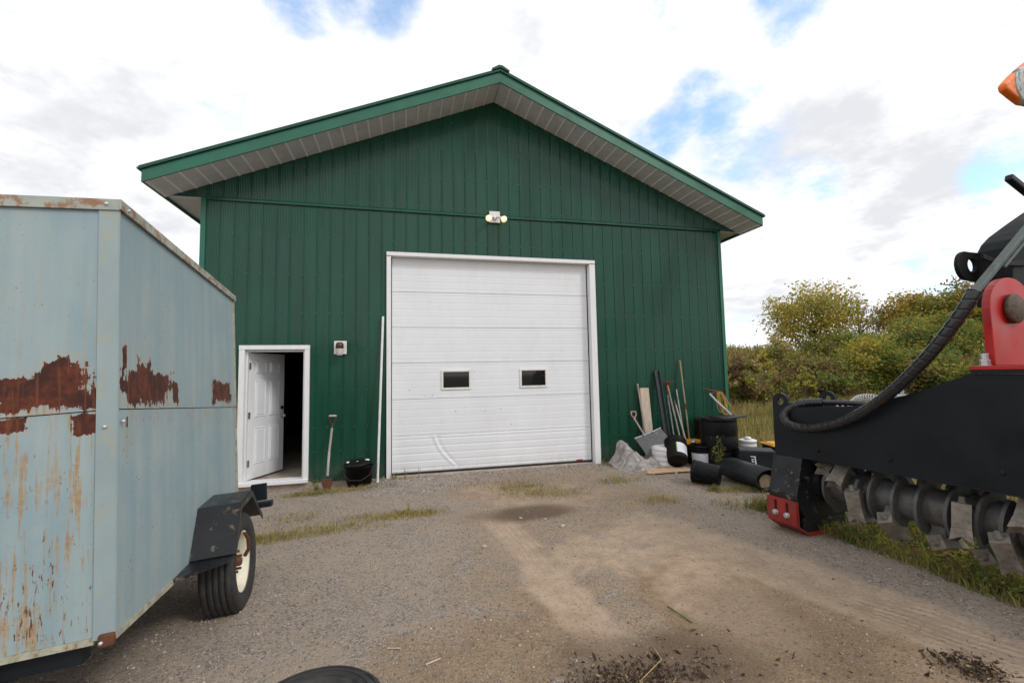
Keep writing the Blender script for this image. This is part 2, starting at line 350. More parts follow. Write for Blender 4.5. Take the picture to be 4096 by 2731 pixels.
def gz(x, y):
    x = np.asarray(x, float); y = np.asarray(y, float)
    z = -0.08 + (vnoise(x * 1.1, y * 1.1, 1) - .5) * .035 + (vnoise(x * 4, y * 4, 2) - .5) * .014
    z = z - .05 * sstep(2.3, .8, x) * sstep(-1.5, -.2, y) + .018 * np.exp(-((x - 4.1) / 1.9) ** 2 - ((y + .7) / .6) ** 2)
    z = z - .022 * np.exp(-(seg_dist(x, y, TRACK_A) / .22) ** 2) - .022 * np.exp(-(seg_dist(x, y, TRACK_B) / .25) ** 2)
    z = z + .04 * sstep(6.9, 8.0, x) * sstep(-2, -4, y)
    return z + hill_h(x, y)
def axis(lo, hi, fine_lo, fine_hi, step, grow=1.35):
    a = list(np.arange(fine_lo, fine_hi + 1e-6, step)); s = step; v = fine_hi
    while v < hi: s = min(s * grow, 60); v += s; a.append(v)
    s = step; v = fine_lo; b = []
    while v > lo: s = min(s * grow, 60); v -= s; b.append(v)
    return np.array(b[::-1] + a)
xs = axis(-400, 500, -2.2, 9.5, 0.055, 1.16); ys = axis(-300, 700, -8.6, 0.4, 0.055, 1.16)
X, Y = np.meshgrid(xs, ys); Z = gz(X, Y)
Z = np.where((X > -.55) & (X < 8.8) & (Y > .2) & (Y < 12.4), -0.3, Z)
nx, ny = len(xs), len(ys); idx = np.arange(nx * ny).reshape(ny, nx)
quads = np.stack([idx[:-1, :-1], idx[:-1, 1:], idx[1:, 1:], idx[1:, :-1]], -1).reshape(-1, 4)
def ground_masks(x, y):
    wob = (vnoise(x * 1.7, y * 1.7, 5) - .5) * .5 + (vnoise(x * 6, y * 6, 6) - .5) * .2
    da = seg_dist(x, y, TRACK_A); db = seg_dist(x, y, TRACK_B)
    tan = np.maximum(.9 * sstep(.36, .08, da + wob * .35), sstep(.5, .12, db + wob * .5))
    mid = [g2(1480, 1200), g2(1330, 1290), g2(1560, 1270), g2(1650, 1380)]
    tan = np.maximum(tan, .66 * sstep(.85, .1, seg_dist(x, y, mid) + wob))
    tan = np.maximum(tan, .55 * sstep(1.5, .3, np.hypot((x - 4.3) / 1.4, (y + 1.7)) + wob))
    mulch = [g2(1740, 1400), g2(1900, 1480), g2(2050, 1600)]
    dark = .5 * sstep(.75, .1, seg_dist(x, y, mulch) + wob * .9)
    dark = np.maximum(dark, .95 * sstep(.46, .10, np.hypot((x - g2(1210, 1178)[0]) / 2.2, y - g2(1210, 1178)[1]) + wob * .25))
    dark = np.maximum(dark, .8 * sstep(.8, .2, np.hypot((x - g2(1470, 1545)[0]) / 1.4, y - g2(1470, 1545)[1]) + wob * .8))
    dark = np.maximum(dark, .25 * sstep(.5, .05, seg_dist(x, y, [g2(1000, 1500), g2(1290, 1470)]) + wob))
    brown = sstep(1.15, .3, seg_dist(x, y, [g2(1620, 1360), g2(1720, 1420), g2(1950, 1500), g2(2200, 1640)]) + wob)
    brown = np.maximum(brown, .6 * sstep(.9, .2, seg_dist(x, y, [g2(1500, 1310), g2(1620, 1370)]) + wob)); brown = np.maximum(brown, .55 * sstep(1.3, .3, seg_dist(x, y, [g2(1100, 1130), g2(1450, 1140)]) + wob))
    brown = np.maximum(brown, .7 * sstep(1.1, .2, seg_dist(x, y, [g2(1300, 1440), g2(1100, 1568)]) + wob))
    brown = np.maximum(brown, .52 * sstep(2.3, .8, np.abs(x - 4.3 - .12 * (y + 3)) + wob))
    return tan, dark, brown
tanm, darkm, brownm = ground_masks(X.ravel(), Y.ravel())
fieldm = np.maximum(sstep(6.6, 7.3, X.ravel() - .12 * (Y.ravel() + 4) + (vnoise(X.ravel() * 2, Y.ravel() * 2, 9) - .5) * .5) * sstep(-3.0, -3.6, Y.ravel()), sstep(9.0, 9.8, X.ravel()))
fieldm = np.maximum(fieldm, sstep(-4, -7, X.ravel()))
def ground_mat(name):
    m, t, b = new_mat(name)
    c = t.add('ShaderNodeTexCoord').outputs['Object']
    at = t.add('ShaderNodeAttribute', attribute_name='zones'); sp = t.add('ShaderNodeSeparateColor'); t.l.new(at.outputs['Color'], sp.inputs[0])
    tanv, darkv, fieldv = sp.outputs[0], sp.outputs[1], sp.outputs[2]; brownv = at.outputs['Alpha']
    n0 = t.noise(c, 1.1, 6, .6); n1 = t.noise(c, 7, 7, .65); n2 = t.noise(c, 42, 5, .7); n3 = t.noise(c, 120, 3, .6)
    vor = t.add('ShaderNodeTexVoronoi'); t.put(vor.inputs['Vector'], c); vor.inputs['Scale'].default_value = 62
    vor2 = t.add('ShaderNodeTexVoronoi'); t.put(vor2.inputs['Vector'], c); vor2.inputs['Scale'].default_value = 150
    sv = t.add('ShaderNodeSeparateColor'); t.l.new(vor.outputs['Color'], sv.inputs[0])
    sv2 = t.add('ShaderNodeSeparateColor'); t.l.new(vor2.outputs['Color'], sv2.inputs[0])
    g = t.mix(t.ramp(sv.outputs[0], .1, .9), (.125, .113, .103), (.40, .37, .34))
    g = t.mix(.5, g, t.mix(t.ramp(sv2.outputs[0], .1, .9), (.15, .134, .12), (.40, .365, .33)))
    g = t.mix(t.ramp(n1, .38, .66), g, (.315, .275, .235))
    g = t.mix(t.math('MULTIPLY', t.ramp(n2, .52, .68), .45), g, (.14, .122, .105))
    g = t.mix(t.math('MULTIPLY', t.ramp(n0, .45, .7), .6), g, (.345, .295, .245))
    td = t.mix(t.ramp(n1, .3, .7), (.345, .275, .21), (.45, .37, .295)); td = t.mix(t.math('MULTIPLY', t.ramp(n2, .55, .7), .5), td, (.25, .205, .165))
    br = t.mix(t.ramp(n1, .3, .7), (.205, .155, .106), (.315, .245, .175)); br = t.mix(t.math('MULTIPLY', t.ramp(n2, .5, .7), .5), br, (.105, .075, .05))
    br = t.mix(t.math('MULTIPLY', t.ramp(sv2.outputs[1], .88, .95), .6), br, (.34, .29, .24))
    dk = t.mix(t.ramp(n2, .35, .65), (.060, .043, .031), (.135, .102, .075))
    fl = t.mix(t.ramp(n1, .3, .7), (.11, .10, .04), (.20, .165, .08))
    jit = t.math('MULTIPLY', t.math('SUBTRACT', n1, .5), .7); jit2 = t.math('MULTIPLY', t.math('SUBTRACT', n2, .5), .7); j = t.math('ADD', jit, jit2)
    def edge(v): return t.ramp(t.math('ADD', v, j), .25, .75)
    col = t.mix(edge(brownv), g, br); col = t.mix(t.math('MULTIPLY', edge(tanv), .72), col, td); col = t.mix(t.math('MULTIPLY', t.ramp(t.math('ADD', darkv, t.math('MULTIPLY', j, 1.2)), .1, .95), .85), col, dk); col = t.mix(edge(fieldv), col, fl)
    col = t.mix(t.math('MULTIPLY', t.ramp(n2, .56, .68), .62), col, (.085, .07, .055)); col = t.mix(t.math('MULTIPLY', t.ramp(n2, .40, .28), .35), col, (.50, .46, .42))
    col = t.vmath('MULTIPLY', col, (1.05, .98, .91)); t.put(b.inputs['Base Color'], col); b.inputs['Roughness'].default_value = .95; b.inputs['Specular IOR Level'].default_value = .15
    # relief: stones in the gravel, grooves of tyre tread along the two tracks
    d1 = (np.array(TRACK_A[3]) - np.array(TRACK_A[0])); d1 /= np.linalg.norm(d1)
    d2 = (np.array(TRACK_B[3]) - np.array(TRACK_B[0])); d2 /= np.linalg.norm(d2)
    tat = t.add('ShaderNodeAttribute', attribute_name='tread'); sp2 = t.add('ShaderNodeSeparateColor'); t.l.new(tat.outputs['Color'], sp2.inputs[0])
    hsum = None
    for d, ch in ((d1, 0), (d2, 1)):
        across = t.vmath('DOT_PRODUCT', c, (d[1], -d[0], 0)); along = t.vmath('DOT_PRODUCT', c, (d[0], d[1], 0))
        wob = t.math('MULTIPLY', n0, .10)
        gro = t.math('SINE', t.math('MULTIPLY', t.math('ADD', across, wob), 2 * math.pi / .068))
        lug = t.math('SINE', t.math('MULTIPLY', t.math('ADD', along, t.math('MULTIPLY', across, .6)), 2 * math.pi / .045))
        h = t.math('MULTIPLY', t.math('ADD', gro, t.math('MULTIPLY', lug, .22)), t.math('MULTIPLY', sp2.outputs[ch], t.math('MULTIPLY', t.ramp(n0, .42, .62), t.ramp(n1, .35, .6))))
        hsum = h if hsum is None else t.math('ADD', hsum, h)
    stone = t.math('SUBTRACT', 1.0, vor.outputs['Distance'])
    grav = t.math('MULTIPLY', t.math('ADD', t.math('MULTIPLY', stone, .8), n2), t.math('SUBTRACT', 1.0, t.math('MULTIPLY', tanv, .7)))
    hh = t.math('ADD', t.math('ADD', t.math('MULTIPLY', grav, .012), t.math('MULTIPLY', n3, .004)), t.math('MULTIPLY', hsum, .0062))
    bn = t.add('ShaderNodeBump'); bn.inputs['Strength'].default_value = .8; bn.inputs['Distance'].default_value = 1.0
    t.put(bn.inputs['Height'], hh); t.l.new(bn.outputs[0], b.inputs['Normal'])
    return m
ground = structure(np_mesh('ground', np.stack([X.ravel(), Y.ravel(), Z.ravel()], -1), quads, [ground_mat('yard_ground')], smooth=True))
ca = ground.data.color_attributes.new('zones', 'FLOAT_COLOR', 'POINT'); ca.data.foreach_set('color', np.stack([tanm, darkm, fieldm, brownm], -1).astype(np.float32).ravel())
trA = sstep(.22, .15, seg_dist(X.ravel(), Y.ravel(), TRACK_A)); trB = sstep(.24, .16, seg_dist(X.ravel(), Y.ravel(), TRACK_B))
cb = ground.data.color_attributes.new('tread', 'FLOAT_COLOR', 'POINT'); cb.data.foreach_set('color', np.stack([trA, trB, trA * 0, trA * 0 + 1], -1).astype(np.float32).ravel())

# ------------------------------------------------------------------ the green steel shed
L, R, DEPTH, APX, APZ, SLOPE = -0.593, 8.833, 12.0, 4.115, 6.64, 0.4225
OV, EAVE = 0.58, 0.53
ztop = lambda x: APZ - SLOPE * abs(x - APX)
shed = thing('green_shed', 'large green ribbed steel shed with a white overhead door', 'shed', (0, 0, 0))
HOLES = [(0.03, 0.985, 2.10), (2.215, 6.0, 3.69)]
PITCHW = 0.2052
def panel_mesh(x0, x1, zb, zt, holes=()):
    w = x1 - x0; prof = [(0, -.010), (.010, -.010), (.017, 0)]
    nf = 7; a = .030; step = (w - .030 - .010) / nf if w > .08 else 0
    if step > .006:
        for i in range(nf): prof += [(a + step * (i + .12), -.0005), (a + step * (i + .38), -.0042), (a + step * (i + .66), -.0042), (a + step * (i + .92), -.0005)]
    prof += [(w - .006, 0), (w, -.010)]
    prof = [p for p in prof if p[0] <= w + 1e-9]
    def prof_y(x):
        for (xa, ya), (xb, yb) in zip(prof[:-1], prof[1:]):
            if xa <= x <= xb: return ya + (yb - ya) * (x - xa) / max(1e-9, xb - xa)
        return 0
    cuts = [x0, x1] + [h for hh in holes for h in hh[:2] if x0 < h < x1] + ([APX] if x0 < APX < x1 else []); cuts = sorted(set(cuts)); mb = MB()
    for c0, c1 in zip(cuts[:-1], cuts[1:]):
        mid = (c0 + c1) / 2; bot = zb
        for hx0, hx1, hz in holes:
            if hx0 < mid < hx1: bot = hz
        px = [(c0, prof_y(c0 - x0))] + [(x0 + p, y) for p, y in prof if c0 + 1e-6 < x0 + p < c1 - 1e-6] + [(c1, prof_y(c1 - x0))]
        vs = [(x, y, bot) for x, y in px] + [(x, y, zt(x)) for x, y in px]; n = len(px)
        mb.add(vs, [(i, i + 1, n + i + 1, n + i) for i in range(n - 1)])
    return mb
BELT = 4.43
ribs = [L + .05] + [x for x in (0.061 + PITCHW * k for k in range(-3, 60)) if L + .1 < x < R - .09] + [R - .05]
for x0, x1 in zip(ribs[:-1], ribs[1:]):
    panel_mesh(x0, x1, -0.03, lambda x: BELT, HOLES).build('wall_panel', MT['green'], shed)
ribs2 = [-1.095] + [x for x in (0.083 + 0.2042 * k for k in range(-6, 60)) if -1.05 < x < 9.28] + [9.325]
for x0, x1 in zip(ribs2[:-1], ribs2[1:]):
    inner = L - .02 < (x0 + x1) / 2 < R + .02
    panel_mesh(x0, x1, 4.497 if inner else 4.475, lambda x: max(ztop(x) - .004, 4.4752)).build('gable_panel', MT['green'], shed)
sc = MB()
for zr in (0.42, 0.80, 1.40, 2.02, 2.66, 3.28, 3.92):
    for x in ribs[1:-1]:
        if any(a - .03 < x < b + .03 and zr < h + .04 for a, b, h in HOLES): continue
        sc.boxb((x - .016 + .003, -.0145, zr - .0045), (x - .016 + .012, -.001, zr + .0045))
for zr in (4.56, 5.10, 5.65, 6.15):
    for x in ribs2[1:-1]:
        if zr < ztop(x) - .05 and L < x < R: sc.boxb((x - .016 + .003, -.0145, zr - .0045), (x - .016 + .012, -.001, zr + .0045))
stuff(sc.build('screw_heads', mat('screw_grey', (.20, .26, .23), .4, metal=.4), shed))
# belt trim in two lengths, corner trims, base trim
MB().prism([(-.022, 4.432), (-.03, 4.438), (-.03, 4.470), (-.012, 4.497), (.0, 4.497), (.0, 4.432)], lambda y, z: (L + .055, y, z), (5.82, 0, 0)).build('belt_trim', MT['green'], shed)
MB().prism([(-.028, 4.440), (-.036, 4.446), (-.036, 4.478), (-.016, 4.505), (-.002, 4.505), (-.002, 4.440)], lambda y, z: (L + 5.84, y, z), (R - L - 5.9, 0, 0)).build('belt_trim', MT['green'], shed)
for cx, s in ((L, 1), (R, -1)):
    MB().prism([(cx - s * .012, -.024), (cx + s * .058, -.024), (cx + s * .058, -.004), (cx + s * .008, -.004), (cx + s * .008, .08), (cx - s * .012, .08)], lambda x, y: (x, y, -.04), (0, 0, 4.505)).build('corner_trim', MT['green_trim'], shed)
for a, b in ((L + .06, -.06), (1.06, 2.15), (6.06, R - .06)):
    MB().boxb((a, -.024, -.05), (b, .01, -.005)).build('base_trim', MT['green'], shed)
for a, b in ((L + .01, 2.17), (6.05, R - .01)):
    MB().boxb((a, -.012, -.35), (b, .14, -.035)).build('foundation', MT['concrete'], shed, .01)
# side and back walls, floor, inner faces
MB().boxb((L, .0, -.3), (L + .03, DEPTH, 4.47)).build('side_wall', MT['green'], shed)
MB().boxb((R - .03, .0, -.3), (R, DEPTH, 4.47)).build('side_wall', MT['green'], shed)
MB().prism([(L + .031, -.3), (R - .031, -.3), (R - .031, 4.5), (APX, ztop(APX) - .03), (L + .031, 4.5)], lambda x, z: (x, DEPTH - .05, z), (0, .05, 0)).build('back_wall', MT['green'], shed)
MB().boxb((L + .04, .205, -.25), (R - .04, DEPTH - .06, .0)).build('floor_slab', MT['concrete'], shed)
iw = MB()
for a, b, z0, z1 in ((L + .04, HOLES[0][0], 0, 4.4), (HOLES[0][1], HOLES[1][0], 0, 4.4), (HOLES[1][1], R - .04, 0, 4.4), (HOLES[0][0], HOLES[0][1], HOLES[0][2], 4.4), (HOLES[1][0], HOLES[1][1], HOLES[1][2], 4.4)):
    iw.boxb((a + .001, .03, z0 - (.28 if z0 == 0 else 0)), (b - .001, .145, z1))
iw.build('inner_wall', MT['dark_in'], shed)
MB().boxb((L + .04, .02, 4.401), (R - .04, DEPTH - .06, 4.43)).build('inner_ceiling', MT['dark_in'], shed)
# roof: two sheets with ribs, fascia boards, rake edge, ridge cap, soffit strips
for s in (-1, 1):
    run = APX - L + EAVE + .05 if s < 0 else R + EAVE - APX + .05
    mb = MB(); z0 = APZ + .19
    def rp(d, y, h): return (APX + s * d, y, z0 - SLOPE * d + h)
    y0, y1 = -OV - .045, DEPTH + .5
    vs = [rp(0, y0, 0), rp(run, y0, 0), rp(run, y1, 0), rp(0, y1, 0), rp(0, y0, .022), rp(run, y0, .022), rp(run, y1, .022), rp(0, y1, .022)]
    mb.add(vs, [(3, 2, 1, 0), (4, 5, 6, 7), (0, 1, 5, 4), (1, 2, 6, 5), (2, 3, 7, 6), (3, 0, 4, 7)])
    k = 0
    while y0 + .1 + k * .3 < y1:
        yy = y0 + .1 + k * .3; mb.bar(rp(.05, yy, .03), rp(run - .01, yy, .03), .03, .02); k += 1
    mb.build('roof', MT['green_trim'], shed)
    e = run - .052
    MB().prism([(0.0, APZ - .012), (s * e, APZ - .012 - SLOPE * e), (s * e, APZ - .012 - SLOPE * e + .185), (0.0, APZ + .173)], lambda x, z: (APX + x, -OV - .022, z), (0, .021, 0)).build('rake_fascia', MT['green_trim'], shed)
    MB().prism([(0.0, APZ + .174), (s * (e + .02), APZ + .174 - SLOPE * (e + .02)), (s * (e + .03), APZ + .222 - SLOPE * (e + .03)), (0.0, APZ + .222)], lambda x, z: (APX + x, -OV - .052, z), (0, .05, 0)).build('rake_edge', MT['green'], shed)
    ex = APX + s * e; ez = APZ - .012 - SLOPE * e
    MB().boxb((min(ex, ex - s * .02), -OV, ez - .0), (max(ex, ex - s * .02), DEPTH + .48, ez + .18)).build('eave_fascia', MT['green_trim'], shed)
    # sloped soffit strips under the gable overhang
    x = .004
    while x < e - .03:
        xe = min(x + .2, e - .004)
        mb = MB()
        a = lambda xx, dz: (APX + s * xx, ztop(APX + xx) + dz)
        pr = [(x, .0), (xe - .026, .0), (xe - .022, -.008), (xe - .003, -.008), (xe, .0)]
        vs = [(APX + s * q, yy, APZ - SLOPE * q + dz + .002) for yy in (-OV + .0, -.001) for q, dz in pr]
        mb.add(vs, [(i, i + 1, i + 6, i + 5) for i in range(4)])
        o = mb.build('soffit_panel', MT['soffit'], shed); o.data.materials.append(MT['soffit_bead_highlight']); o.data.polygons.foreach_set('material_index', [0, 1, 1, 1]); x = xe
    # flat soffit along the eave
    wx = L if s < 0 else R; y = .01
    while y < 6:
        lo, hi = min(wx, ex - s * .022), max(wx, ex - s * .022)
        MB().boxb((lo, y, 4.462), (hi, y + .193, 4.472)).build('soffit_panel', MT['soffit'], shed); y += .2
    MB().boxb((min(wx, ex - s * .022), 6.01, 4.462), (max(wx, ex - s * .022), DEPTH + .4, 4.472)).build('soffit_panel', MT['soffit'], shed)
rc = MB()
rc.prism([(-.15, APZ + .222 - .15 * SLOPE), (0, APZ + .222), (.15, APZ + .222 - .15 * SLOPE), (.155, APZ + .25 - .15 * SLOPE), (.03, APZ + .262), (-.03, APZ + .262), (-.155, APZ + .25 - .15 * SLOPE)], lambda x, z: (APX + x, -OV - .075, z), (0, DEPTH + 1.1, 0))
rc.build('ridge_cap', MT['green'], shed)
MB().boxb((2.20, -.03, -.3), (6.02, .204, -.062)).build('threshold', MT['concrete'], shed, .006)
MB().boxb((.03, .03, -.28), (.985, .204, .012)).build('threshold', MT['concrete'], shed)
# entry door: casing, sill, leaf standing open
MB().boxb((-.012, -.045, -.005), (.068, .02, 2.06)).build('door_casing', MT['white_dirty'], shed, .004)
MB().boxb((.935, -.045, .0), (1.008, .02, 2.06)).build('door_casing', MT['white_dirty'], shed, .004)
MB().boxb((-.014, -.048, 2.061), (1.010, .02, 2.13)).build('door_casing', MT['white_dirty'], shed, .004)
jb = MB(); jb.boxb((.069, .021, .02), (.098, .15, 2.055)); jb.boxb((.905, .021, .02), (.934, .15, 2.055)); jb.boxb((.099, .021, 2.03), (.904, .15, 2.055)); jb.build('door_jamb', MT['white_dirty'], shed)
MB().boxb((-.02, -.075, -.04), (1.01, .16, .018)).build('door_sill', MT['white_dirty'], shed, .006)
leaf = MB(); leaf.boxb((0, 0, 0), (.80, .042, 1.99))
door = leaf.build('entry_door', MT['white'], shed, .003); door.location = (.105, .085, .03); door.rotation_euler = (0, 0, RAD(66))
def raised(x0, x1, z0, z1):
    mb = MB(); y = -.001; c = .022
    o = [(x0, z0), (x1, z0), (x1, z1), (x0, z1)]; i1 = [(x0 + .012, z0 + .012), (x1 - .012, z0 + .012), (x1 - .012, z1 - .012), (x0 + .012, z1 - .012)]
    i2 = [(x0 + .03, z0 + .03), (x1 - .03, z0 + .03), (x1 - .03, z1 - .03), (x0 + .03, z1 - .03)]
    i3 = [(x0 + .042, z0 + .042), (x1 - .042, z0 + .042), (x1 - .042, z1 - .042), (x0 + .042, z1 - .042)]
    vs = [(a, y, b) for a, b in o] + [(a, y - .011, b) for a, b in i1] + [(a, y - .002, b) for a, b in i2] + [(a, y - .012, b) for a, b in i3]
    fs = [(r * 4 + k, r * 4 + (k + 1) % 4, r * 4 + 4 + (k + 1) % 4, r * 4 + 4 + k) for r in range(3) for k in range(4)] + [(12, 13, 14, 15)]
    return mb.add(vs, fs)
for x0, x1 in ((.12, .36), (.44, .68)):
    for z0, z1 in ((.22, .80), (.96, 1.55), (1.66, 1.86)):
        raised(x0, x1, z0, z1).build('raised_panel', MT['white'], door)
kb = MB(); kb.cyl((.745, .0, .93), (.745, -.012, .93), .032); kb.cyl((.745, -.012, .93), (.745, -.04, .93), .012); kb.lathe([(0, .075), (.02, .072), (.028, .058), (.024, .042), (.012, .036)], 18, (.745, 0, .93), (0, -1, 0)); kb.build('door_knob', MT['galv'], door)
MB().cyl((.745, .0, 1.07), (.745, -.015, 1.07), .03).build('deadbolt', MT['black_seal'], door)
for z in (.25, 1.0, 1.78):
    MB().boxb((-.014, -.012, z - .05), (.022, -.0012, z + .05)).build('hinge', MT['steel'], door)
ip = at_y(785 - 0, 0, 4)  # not used for placement of geometry
MB().boxb((1.02, 3.2, 1.25), (1.14, 3.26, 2.1)).build('daylight_strip', MT['white_dirty'], shed)  # added white strip, stands in for daylight seen through a narrow window inside
# overhead door
OX0, OX1, OZ1 = 2.285, 5.885, 3.66
od = MB(); od.boxb((2.225, .16, -.06), (OX0 - .003, .2, 3.68)); od.boxb((OX1 + .003, .16, -.06), (5.99, .2, 3.68)); od.boxb((OX0 - .002, .165, 3.645), (OX1 + .002, .2, 3.68)); od.boxb((OX0, .105, -.085), (OX1, .14, -.032))
ohd = od.build('overhead_door', MT['black_seal'], shed)
seams = [-.03, .585, 1.204, 1.824, 2.440, 3.060, OZ1]
WINS = [(3.115, 3.640), (4.53, 5.055)]; WZ = (1.348, 1.695)
def section_prof(z0, z1):
    P = [(z0 + .0018, .022), (z0 + .004, .0)]; H = z1 - z0; k = 5
    for i in range(k):
        zc = z0 + H * (i + .5) / k if k else 0
        P += [(zc - .010, .0), (zc - .006, .0019), (zc + .004, .0019), (zc + .009, .0)]
    P += [(z1 - .006, .0), (z1 - .0025, .005), (z1 - .0018, .022)]
    return P
for i in range(6):
    z0, z1 = seams[i], seams[i + 1]; prof = section_prof(z0, z1); mb = MB()
    if i == 0:
        gx = np.concatenate([[OX0], np.linspace(2.85, 3.6, 60), [OX1]])
        zsub = []
        for (za, ya), (zb, yb) in zip(prof[:-1], prof[1:]):
            n = max(1, int((zb - za) / .02)); zsub += [(za + (zb - za) * q / n, ya + (yb - ya) * q / n) for q in range(n)]
        zsub.append(prof[-1])
        def dent(x, z):
            t = np.clip((.585 - z) / .55, 0, 1); xc = 2.985 + .36 * t ** 1.15 - .05 * math.sin(math.pi * t); d = x - xc
            amp = .009 * min(1, (1 - t) * 6 + .35) * (1 if z < .575 else 0)
            return -amp * math.exp(-(d / .017) ** 2) + amp * .9 * math.exp(-((d - .055) / .035) ** 2) + amp * .35 * math.exp(-((d + .06) / .04) ** 2)
        vs = [(x, .100 + y + dent(x, z), z) for z, y in zsub for x in gx]; n = len(gx)
        mb.add(vs, [(r * n + k, r * n + k + 1, r * n + n + k + 1, r * n + n + k) for r in range(len(zsub) - 1) for k in range(n - 1)], True)
    else:
        def strip(xa, xb, keep):
            pp = keep
            vs = [(xa, .100 + y, z) for z, y in pp] + [(xb, .100 + y, z) for z, y in pp]; n = len(pp)
            mb.add(vs, [(k, k + 1, n + k + 1, n + k) for k in range(n - 1)])
        if i == 2:
            def cutp(a, b):
                q = [(z, y) for z, y in prof if a < z < b]
                yi = lambda zq: np.interp(zq, [z for z, _ in prof], [y for _, y in prof])
                return [(a, yi(a))] + q + [(b, yi(b))]
            xsq = [OX0, WINS[0][0] + .03, WINS[0][1] - .03, WINS[1][0] + .03, WINS[1][1] - .03, OX1]
            for k in range(5):
                if k in (1, 3):
                    strip(xsq[k], xsq[k + 1], cutp(prof[0][0], WZ[0] + .03)); strip(xsq[k], xsq[k + 1], cutp(WZ[1] - .03, prof[-1][0]))
                else: strip(xsq[k], xsq[k + 1], prof)
        else: strip(OX0, OX1, prof)
    o = mb.build('door_section', MT['white'], ohd)
MB().boxb((OX0 + .001, .135, -.03), (OX1 - .001, .150, WZ[0])).build('door_backing', MT['black_seal'], ohd)
MB().boxb((OX0 + .001, .135, WZ[1]), (OX1 - .001, .150, 3.64)).build('door_backing', MT['black_seal'], ohd)
for a, b in WINS:
    mb = MB()
    for lo, hi in (((a, WZ[0]), (b, WZ[0] + .036)), ((a, WZ[1] - .036), (b, WZ[1])), ((a, WZ[0] + .036), (a + .036, WZ[1] - .036)), ((b - .036, WZ[0] + .036), (b, WZ[1] - .036))):
        mb.boxb((lo[0], .082, lo[1]), (hi[0], .118, hi[1]))
    mb.build('window_frame', MT['white_plastic'], ohd, .004)
    MB().boxb((a + .036, .108, WZ[0] + .036), (b - .036, .114, WZ[1] - .036)).build('window_pane', MT['glass'], ohd)
MB().boxb((5.58, .086, -.022), (5.70, .096, .002)).build('handle_tag', MT['red_tag'], ohd)
sp_ = MB()
for k in range(16):
    x = random.uniform(2.5, 4.4); z = random.uniform(.65, 1.7); r = random.uniform(.003, .009)
    sp_.boxb((x, .094, z), (x + r, .1, z + r * random.uniform(.8, 3)))
stuff(sp_.build('chipped_spots', MT['black_seal'], ohd))
MB().prism([(2.202, -.04), (2.272, -.04), (2.272, .10), (2.262, .10), (2.262, -.03), (2.202, -.03)], lambda x, y: (x, y, -.075), (0, 0, 3.72)).build('door_casing', MT['white_dirty'], shed)
MB().prism([(6.015, -.04), (5.905, -.04), (5.905, .10), (5.915, .10), (5.915, -.03), (6.015, -.03)], lambda x, y: (x, y, -.075), (0, 0, 3.72)).build('door_casing', MT['white_dirty'], shed)
hd = MB(); hd.prism([(3.66, .15), (3.66, -.042), (3.722, -.042), (3.722, -.03), (3.672, -.03), (3.672, .15)], lambda z, y: (2.20, y, z), (3.817, 0, 0)); hd.build('door_casing', MT['white_dirty'], shed)

# lights on the wall
fl = thing('flood_light', 'white twin flood light with two lit bulbs on the wall above the overhead door', 'flood light', (4.087, -.03, 4.442))
MB().boxb((-.098, -.02, -.105), (.098, .0, .105)).build('back_plate', MT['white_plastic'], fl, .004)
MB().lathe([(.045, .02), (.045, .04), (.02, .05), (0, .05)], 18, (0, 0, -.02), (0, -1, 0)).build('mount', MT['white_plastic'], fl)
for s in (-1, 1):
    MB().tube([(s * .02, -.05, -.02), (s * .06, -.085, -.02), (s * .085, -.105, -.035), (s * .115, -.125, -.055)], [.016, .018, .026, .032], 14).build('lamp_holder', MT['white_plastic'], fl)
    d = Vector((s * .30, -.62, -.42)).normalized()
    MB().lathe([(.03, -.01), (.045, .02), (.058, .05), (.06, .066), (.052, .085), (.03, .097), (0, .1)], 20, (s * .115, -.125, -.055), d).build('bulb', MT['bulb'], fl)
wl = thing('wall_light', 'unlit jar light with a brown cap on a white square plate beside the entry door', 'wall light', (1.473, -.025, 2.088))
MB().boxb((-.098, -.02, -.108), (.098, .0, .108)).build('back_plate', MT['white_plastic'], wl, .004)
MB().lathe([(0, .095), (.04, .088), (.058, .065), (.062, .03), (.06, .0), (.05, -.01)], 22, (0, -.085, -.01)).build('lamp_cap', MT['brown_cap'], wl)
MB().boxb((-.025, -.085, -.0), (.025, -.018, .045)).build('bracket', MT['brown_cap'], wl, .006)
MB().lathe([(.05, 0), (.052, -.03), (.047, -.07), (.047, -.1), (.04, -.112), (0, -.115)], 18, (0, -.085, -.02)).build('glass_jar', MT['jar'], wl)

# something dark stands inside
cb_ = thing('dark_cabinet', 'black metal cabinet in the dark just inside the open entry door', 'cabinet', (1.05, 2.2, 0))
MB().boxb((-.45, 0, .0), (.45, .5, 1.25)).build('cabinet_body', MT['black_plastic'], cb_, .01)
for s in (-1, 1): MB().boxb((s * .225 - .215, -.02, .05), (s * .225 + .215, -.001, 1.2)).build('cabinet_door', MT['black_plastic'], cb_, .006)

